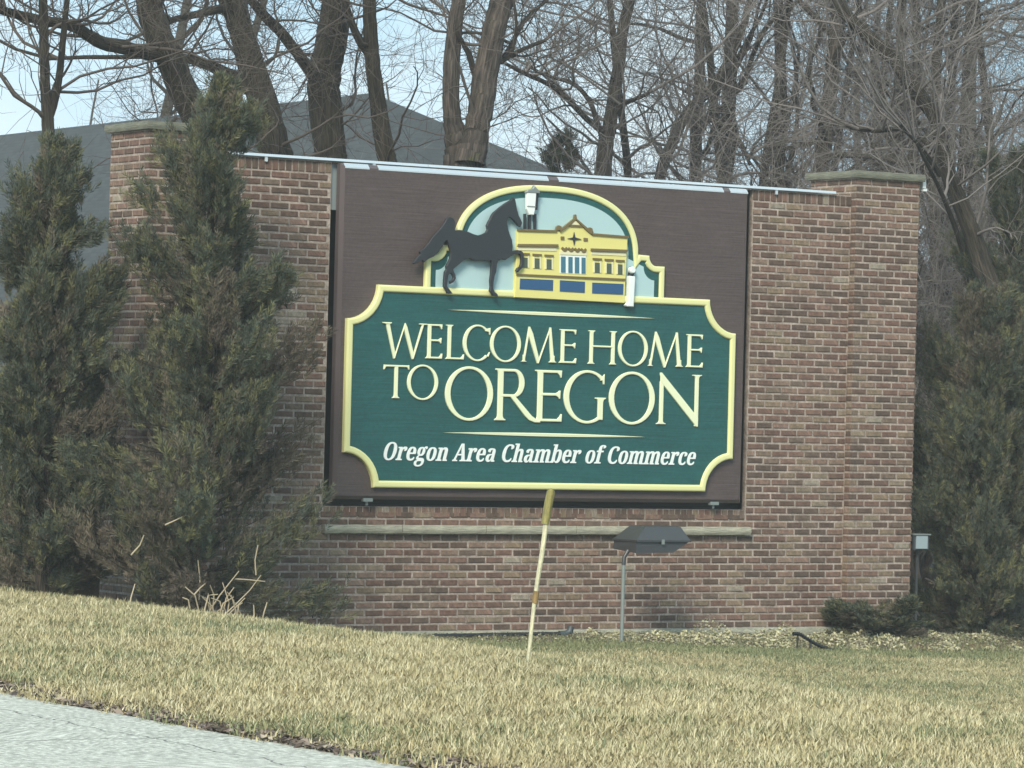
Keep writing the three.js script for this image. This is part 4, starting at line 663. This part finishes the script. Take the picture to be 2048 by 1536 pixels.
{ // black drain pipe lying along the wall foot
  const t = thing('drain_pipe', 'straight black plastic pipe lying along the foot of the wall, with an elbow', 'pipe'); const a = new Acc();
  const p0 = onZ(866, 1278, 0.42), p1 = onZ(1125, 1270, 0.36); const pts = []; for (let i = 0; i <= 10; i++) { const p = p0.clone().lerp(p1, i / 10); p.y = Math.max(p.y, ground(p.x, p.z) + 0.03) ; pts.push(p); }
  a.tube(pts, pts.map(() => 0.021), 10); part('pipe', a.geo(), M.black, t);
  const q = pts[10]; const b = new Acc(); b.tube([q.clone().add(new THREE.Vector3(-0.04, 0, 0)), q.clone().add(new THREE.Vector3(0.03, 0.0, 0)), q.clone().add(new THREE.Vector3(0.075, 0.02, 0.01)), q.clone().add(new THREE.Vector3(0.09, 0.07, 0.01))], [0.03, 0.034, 0.034, 0.03], 10); part('elbow', b.geo(), std(lin(0.05, 0.07, 0.08), { roughness: 0.5 }), t);
}
{ // curled black corrugated hose
  const t = thing('corrugated_hose', 'short curled black corrugated hose lying in the pale dead plants', 'hose'); const a = new Acc();
  const k = [[1586, 1268], [1598, 1268], [1612, 1276], [1630, 1287], [1650, 1296], [1668, 1301], [1680, 1303]].map((v) => onZ(v[0], v[1], 1.05)); const cv = new THREE.CatmullRomCurve3(k), P = [], Q = []; for (let i = 0; i <= 90; i++) { const p = cv.getPoint(i / 90); P.push(p); Q.push(0.017 + 0.0045 * Math.sin(i * 1.4)); } a.tube(P, Q, 10); part('hose', a.geo(), M.black, t);
  const b = new Acc(); b.tube([P[90], P[90].clone().add(new THREE.Vector3(0.02, -0.003, 0))], [0.024, 0.024], 10); part('end_collar', b.geo(), M.black, t);
  const c = new Acc(); for (const i of [12, 38, 62]) c.tube([P[i], P[i].clone().add(new THREE.Vector3(-0.01, -0.09, 0.01)), new THREE.Vector3(P[i].x - 0.01, ground(P[i].x, 1.05) - 0.05, 1.06)], [0.011, 0.01, 0.008], 6); part('stake', c.geo(), M.black, t);
}
{ // utility box half hidden by the cedar
  const p = onZ(1843, 1085, 0.05); const t = thing('utility_box', 'small grey utility box with pale cover beside the clear pier', 'box'); const w = 0.10, h = 0.075;
  part('housing', box(-w, w, -h, h, -0.08, 0.0), std(lin(0.05, 0.06, 0.07), { roughness: 0.5 }), t);
  part('cover', box(-w + 0.025, w - 0.03, -h + 0.012, h - 0.008, 0.0, 0.014), std(lin(0.30, 0.38, 0.42), { roughness: 0.4 }), t);
  part('lid', box(-w - 0.01, w + 0.01, h, h + 0.014, -0.09, 0.02), M.galv, t);
  part('post', box(-0.012, 0.012, ground(p.x, 0.2) - p.y - 0.2, -h, -0.078, -0.06), M.bronze, t);
  t.position.copy(p);
}
{ // dead weed stalks at the foot of the shaggy cedar
  const t = thing('dead_weeds', 'bleached dead weed stalks bent over at the foot of the shaggy cedar', 'weeds'); const R = mulberry(55);
  const S = [[[405, 1240], [440, 1190], [478, 1142]], [[430, 1246], [470, 1210], [500, 1180], [522, 1150]], [[470, 1158], [500, 1160], [530, 1163]], [[372, 1240], [390, 1222], [408, 1224], [430, 1246]], [[452, 1248], [458, 1205], [445, 1165]], [[480, 1250], [470, 1215], [462, 1190]], [[498, 1254], [478, 1222], [470, 1205]], [[520, 1254], [528, 1225], [534, 1205]], [[512, 1150], [510, 1120], [516, 1090]], [[330, 1050], [352, 1040], [372, 1030]], [[262, 1110], [280, 1090], [288, 1070]], [[255, 1230], [262, 1195], [270, 1168]], [[398, 1200], [400, 1160], [396, 1120]], [[424, 1222], [428, 1190], [420, 1170]], [[440, 1240], [462, 1224], [490, 1196]], [[388, 1190], [400, 1176], [412, 1166]]];
  for (let i = 0; i < 16; i++) { const x = 375 + 150 * R(), y = 1236 + 16 * (x - 375) / 150, dx = (R() - 0.5) * 70, h = 25 + 75 * R(); S.push([[x, y], [x + dx * 0.4, y - h * 0.6], [x + dx, y - h * (0.5 + 0.5 * R())]]); }
  S.forEach((s, i) => { const a = new Acc(), z = 1.9 + 0.35 * (R() - 0.5); const pts = s.map((q, k) => onZ(q[0], q[1], z + 0.08 * (k - 1) * (R() - 0.5))); if (s[0][1] > 1215) pts[0].y = ground(pts[0].x, pts[0].z) - 0.02; const P = []; for (let k = 0; k < pts.length - 1; k++) for (let h = 0; h < 3; h++) P.push(pts[k].clone().lerp(pts[k + 1], h / 3)); P.push(pts[pts.length - 1]); a.tube(P, P.map((_, k) => (0.0078 - 0.0005 * k)), 5); part('stalk', a.geo(), M.dry, t); });
}

// ------------------------------------------------------------------ grass, litter
function inView(x, y, z, m) { const q = toPx(new THREE.Vector3(x, y, z)); return q[2] > 0 && q[0] > -m && q[0] < 2048 + m && q[1] < 1536 + m * 0.6 && q[1] > 0; }
function tuftGeo(n, h, w, seed, spread) {
  const R = mulberry(seed), P = [];
  for (let k = 0; k < n; k++) { const a = R() * 6.283, r = spread * Math.sqrt(R()), x = Math.cos(a) * r, z = Math.sin(a) * r, b = R() * 6.283, l = 0.25 + R() * 0.9, hh = h * (0.55 + R() * 0.6), sx = Math.cos(b + 1.57) * w * 0.5, sz = Math.sin(b + 1.57) * w * 0.5, m = [x + Math.cos(b) * hh * l * 0.35, hh * 0.6, z + Math.sin(b) * hh * l * 0.35], t = [x + Math.cos(b) * hh * l, hh * (1 - l * 0.2), z + Math.sin(b) * hh * l];
    P.push(x - sx, 0, z - sz, x + sx, 0, z + sz, m[0] + sx * 0.8, m[1], m[2] + sz * 0.8, x - sx, 0, z - sz, m[0] + sx * 0.8, m[1], m[2] + sz * 0.8, m[0] - sx * 0.8, m[1], m[2] - sz * 0.8, m[0] - sx * 0.8, m[1], m[2] - sz * 0.8, m[0] + sx * 0.8, m[1], m[2] + sz * 0.8, t[0], t[1], t[2]); }
  const g = new THREE.BufferGeometry(); g.setAttribute('position', new THREE.Float32BufferAttribute(P, 3)); g.computeVertexNormals(); return g;
}
function scatter(name, label, category, geo, mat, list) {
  const m = new THREE.InstancedMesh(geo, mat, list.length), mt = new THREE.Matrix4(), q = new THREE.Quaternion(), c = new THREE.Color();
  list.forEach((o, i) => { q.setFromEuler(new THREE.Euler(o.rx || 0, o.r, o.rz || 0)); mt.compose(new THREE.Vector3(o.x, o.y, o.z), q, new THREE.Vector3(o.s, o.sy || o.s, o.s)); m.setMatrixAt(i, mt); m.setColorAt(i, c.setRGB(o.c[0], o.c[1], o.c[2])); });
  m.name = name; m.castShadow = m.receiveShadow = true; m.userData.kind = 'stuff'; tag(m, label, category); scene.add(m); return m;
}
{
  const R = mulberry(500), list = []; const mat = std(lin(1, 1, 1), { roughness: 0.85, side: THREE.DoubleSide });
  const straw = [[0.52, 0.45, 0.235], [0.45, 0.375, 0.18], [0.68, 0.62, 0.39], [0.32, 0.26, 0.13], [0.49, 0.44, 0.24], [0.61, 0.53, 0.29]], green = [[0.26, 0.28, 0.12], [0.34, 0.34, 0.16], [0.20, 0.24, 0.115]];
  let tries = 0; const N = 225000;
  while (list.length < N && tries < 3000000) {
    tries++; const x = -11.66 + 19 * R(), z = 0.12 + 20 * R(); if (!inView(x, ground(x, z), z, 260)) continue;
    const edge = x + 11.60 - 0.72 * Math.max(0, 0.36 + 1.8 * fbm(z * 0.9, 3, 1, 3) + 0.7 * fbm(z * 3, 1, 7, 2)); if (edge < 0 && R() < 0.86) continue;
    const bed = z < 0.9 + 0.2 * fbm(x, 2, 2, 2) && x > -1.6; if (bed && R() < 0.75) continue;
    const n = fbm(x * 0.55, z * 0.55, 4, 4), n2 = fbm(x * 2.1, z * 2.1, 9, 3), n3 = fbm(x * 9, z * 9, 5, 2);
    const gr = 0.10 + 1.3 * n + 0.7 * n2 + sstep(3.0, 1.4, z) * 0.8 * sstep(-4, -1, x) + 0.26 * sstep(-7.5, -3, x);
    if (n3 + n2 * 0.5 < -0.22 && R() < 0.72) continue;
    const pick = clamp(R() + n3 * 1.1 + n2 * 0.4, 0, 0.999), c = R() < gr ? green[Math.floor(R() * 3)] : straw[[3, 1, 0, 4, 5, 2][Math.floor(pick * 6)]], v = 0.85 + R() * 0.3;
    list.push({ x, y: ground(x, z) - 0.004, z, r: R() * 6.283, s: (0.7 + R() * 0.7) * (1 - 0.25 * sstep(-6, -2, x)), sy: clamp((0.65 + 0.7 * R()) * (1 + 1.1 * n3 + 0.7 * n2), 0.35, 2.2) * (1 - 0.35 * sstep(-6, -2, x)), c: [c[0] * v * 0.8, c[1] * v * 0.81, c[2] * v * 0.8 + 0.014] });
  }
  scatter('dry_grass', 'short dry straw coloured lawn with greener patches towards the wall', 'grass', tuftGeo(8, 0.066, 0.0068, 61, 0.034), mat, list);
  console.log('grass', list.length, 'tries', tries);
  // leaf litter along the road edge
  const leaf = new THREE.BufferGeometry(); leaf.setAttribute('position', new THREE.Float32BufferAttribute([0, 0, -0.03, 0.017, 0.007, 0, 0, 0.003, 0.03, 0, 0, -0.03, 0, 0.003, 0.03, -0.017, 0.009, 0], 3)); leaf.computeVertexNormals();
  const L = []; const lc = [[0.14, 0.11, 0.095], [0.21, 0.17, 0.14], [0.10, 0.082, 0.078], [0.34, 0.29, 0.22], [0.18, 0.145, 0.13]];
  for (let i = 0; i < 38000; i++) { const z = 8 + 14 * R(), wv = 0.26 + 1.1 * fbm(z * 0.9, 3, 1, 3) + 0.5 * fbm(z * 3, 1, 7, 2), x = -11.67 + (R() + R()) * 0.5 * Math.max(0.05, wv) * 2.7; if (wv < 0.02 + 0.1 * R() || !inView(x, 0.6, z, 260)) continue; const k = lc[Math.floor(R() * 5)], v = 0.8 + R() * 0.4, onRoad = x < -11.62; L.push({ x, y: Math.max(ground(x, z), onRoad ? 0.6 : 0) + 0.004 + R() * 0.022, z, r: R() * 6.283, rx: (R() - 0.5) * 1.3, rz: (R() - 0.5) * 1.3, s: 0.35 + R() * 0.6, c: k.map((q) => q * v) }); }
  for (let i = 0; i < 900; i++) { const x = -11.5 + 9 * R(), z = 2 + 16 * R(); if (!inView(x, 0.4, z, 260)) continue; L.push({ x, y: ground(x, z) + 0.03, z, r: R() * 6.283, rx: (R() - 0.5) * 1, rz: (R() - 0.5) * 1, s: 0.5 + R() * 0.7, c: [0.3, 0.22, 0.14] }); }
  scatter('leaf_litter', 'brown dead leaves and dirt strewn along the road edge', 'leaf litter', leaf, mat, L);
  // bleached ground cover and dead plants in the bed at the wall's foot
  const B = []; const bc = [[0.46, 0.45, 0.27], [0.40, 0.38, 0.24], [0.30, 0.27, 0.19], [0.52, 0.50, 0.34], [0.24, 0.22, 0.17], [0.2, 0.24, 0.14]];
  const clumps = []; for (let i = 0; i < 46; i++) clumps.push([0.2 + 5.0 * R(), 0.28 + 0.75 * R(), 0.06 + 0.13 * R(), 0.03 + 0.075 * R()]); clumps.push([1.75, 0.45, 0.26, 0.2], [2.35, 0.6, 0.2, 0.13], [3.0, 0.7, 0.22, 0.12], [2.75, 0.35, 0.14, 0.16], [1.6, 0.75, 0.2, 0.12], [2.1, 0.95, 0.24, 0.1], [3.6, 0.8, 0.26, 0.12], [4.3, 0.95, 0.22, 0.08], [0.9, 0.7, 0.22, 0.08]);
  for (const [cx, cz, r, h] of clumps) { const n = 110 + 700 * r; for (let i = 0; i < n; i++) { const a = R() * 6.283, q = Math.sqrt(R()) * r, x = cx + Math.cos(a) * q, z = Math.max(0.1, cz + Math.sin(a) * q); const k = bc[Math.floor(R() * (R() < 0.8 ? 4 : 6))], v = 0.8 + R() * 0.35; B.push({ x, y: ground(x, z) + 0.01 + h * (1 - (q / r) ** 2) * R(), z, r: R() * 6.283, rx: (R() - 0.5) * 2.6, rz: (R() - 0.5) * 2.6, s: 0.26 + R() * 0.55, c: k.map((w) => w * v * 0.98) }); } }
  for (let i = 0; i < 12000; i++) { const x = -2.5 + 9 * R(), z = 0.08 + 0.95 * Math.pow(R(), 1.2); const k = R() < 0.55 ? lc[Math.floor(R() * 5)] : bc[Math.floor(R() * 6)]; B.push({ x, y: ground(x, z) + 0.004 + 0.03 * R(), z, r: R() * 6.283, rx: (R() - 0.5) * 1.4, rz: (R() - 0.5) * 1.4, s: 0.2 + R() * 0.4, c: k.map((w) => w * 0.85) }); }
  scatter('dead_ground_cover', 'pale dead leaves and withered plants in the bed at the wall foot', 'ground cover', leaf, mat, B);
}
{ let n = 0; scene.traverse((o) => { if (o.isMesh && !o.isInstancedMesh) n += (o.geometry.index ? o.geometry.index.count : o.geometry.attributes.position.count) / 3; }); console.log('triangles', n); }
renderer.render(scene, camera);
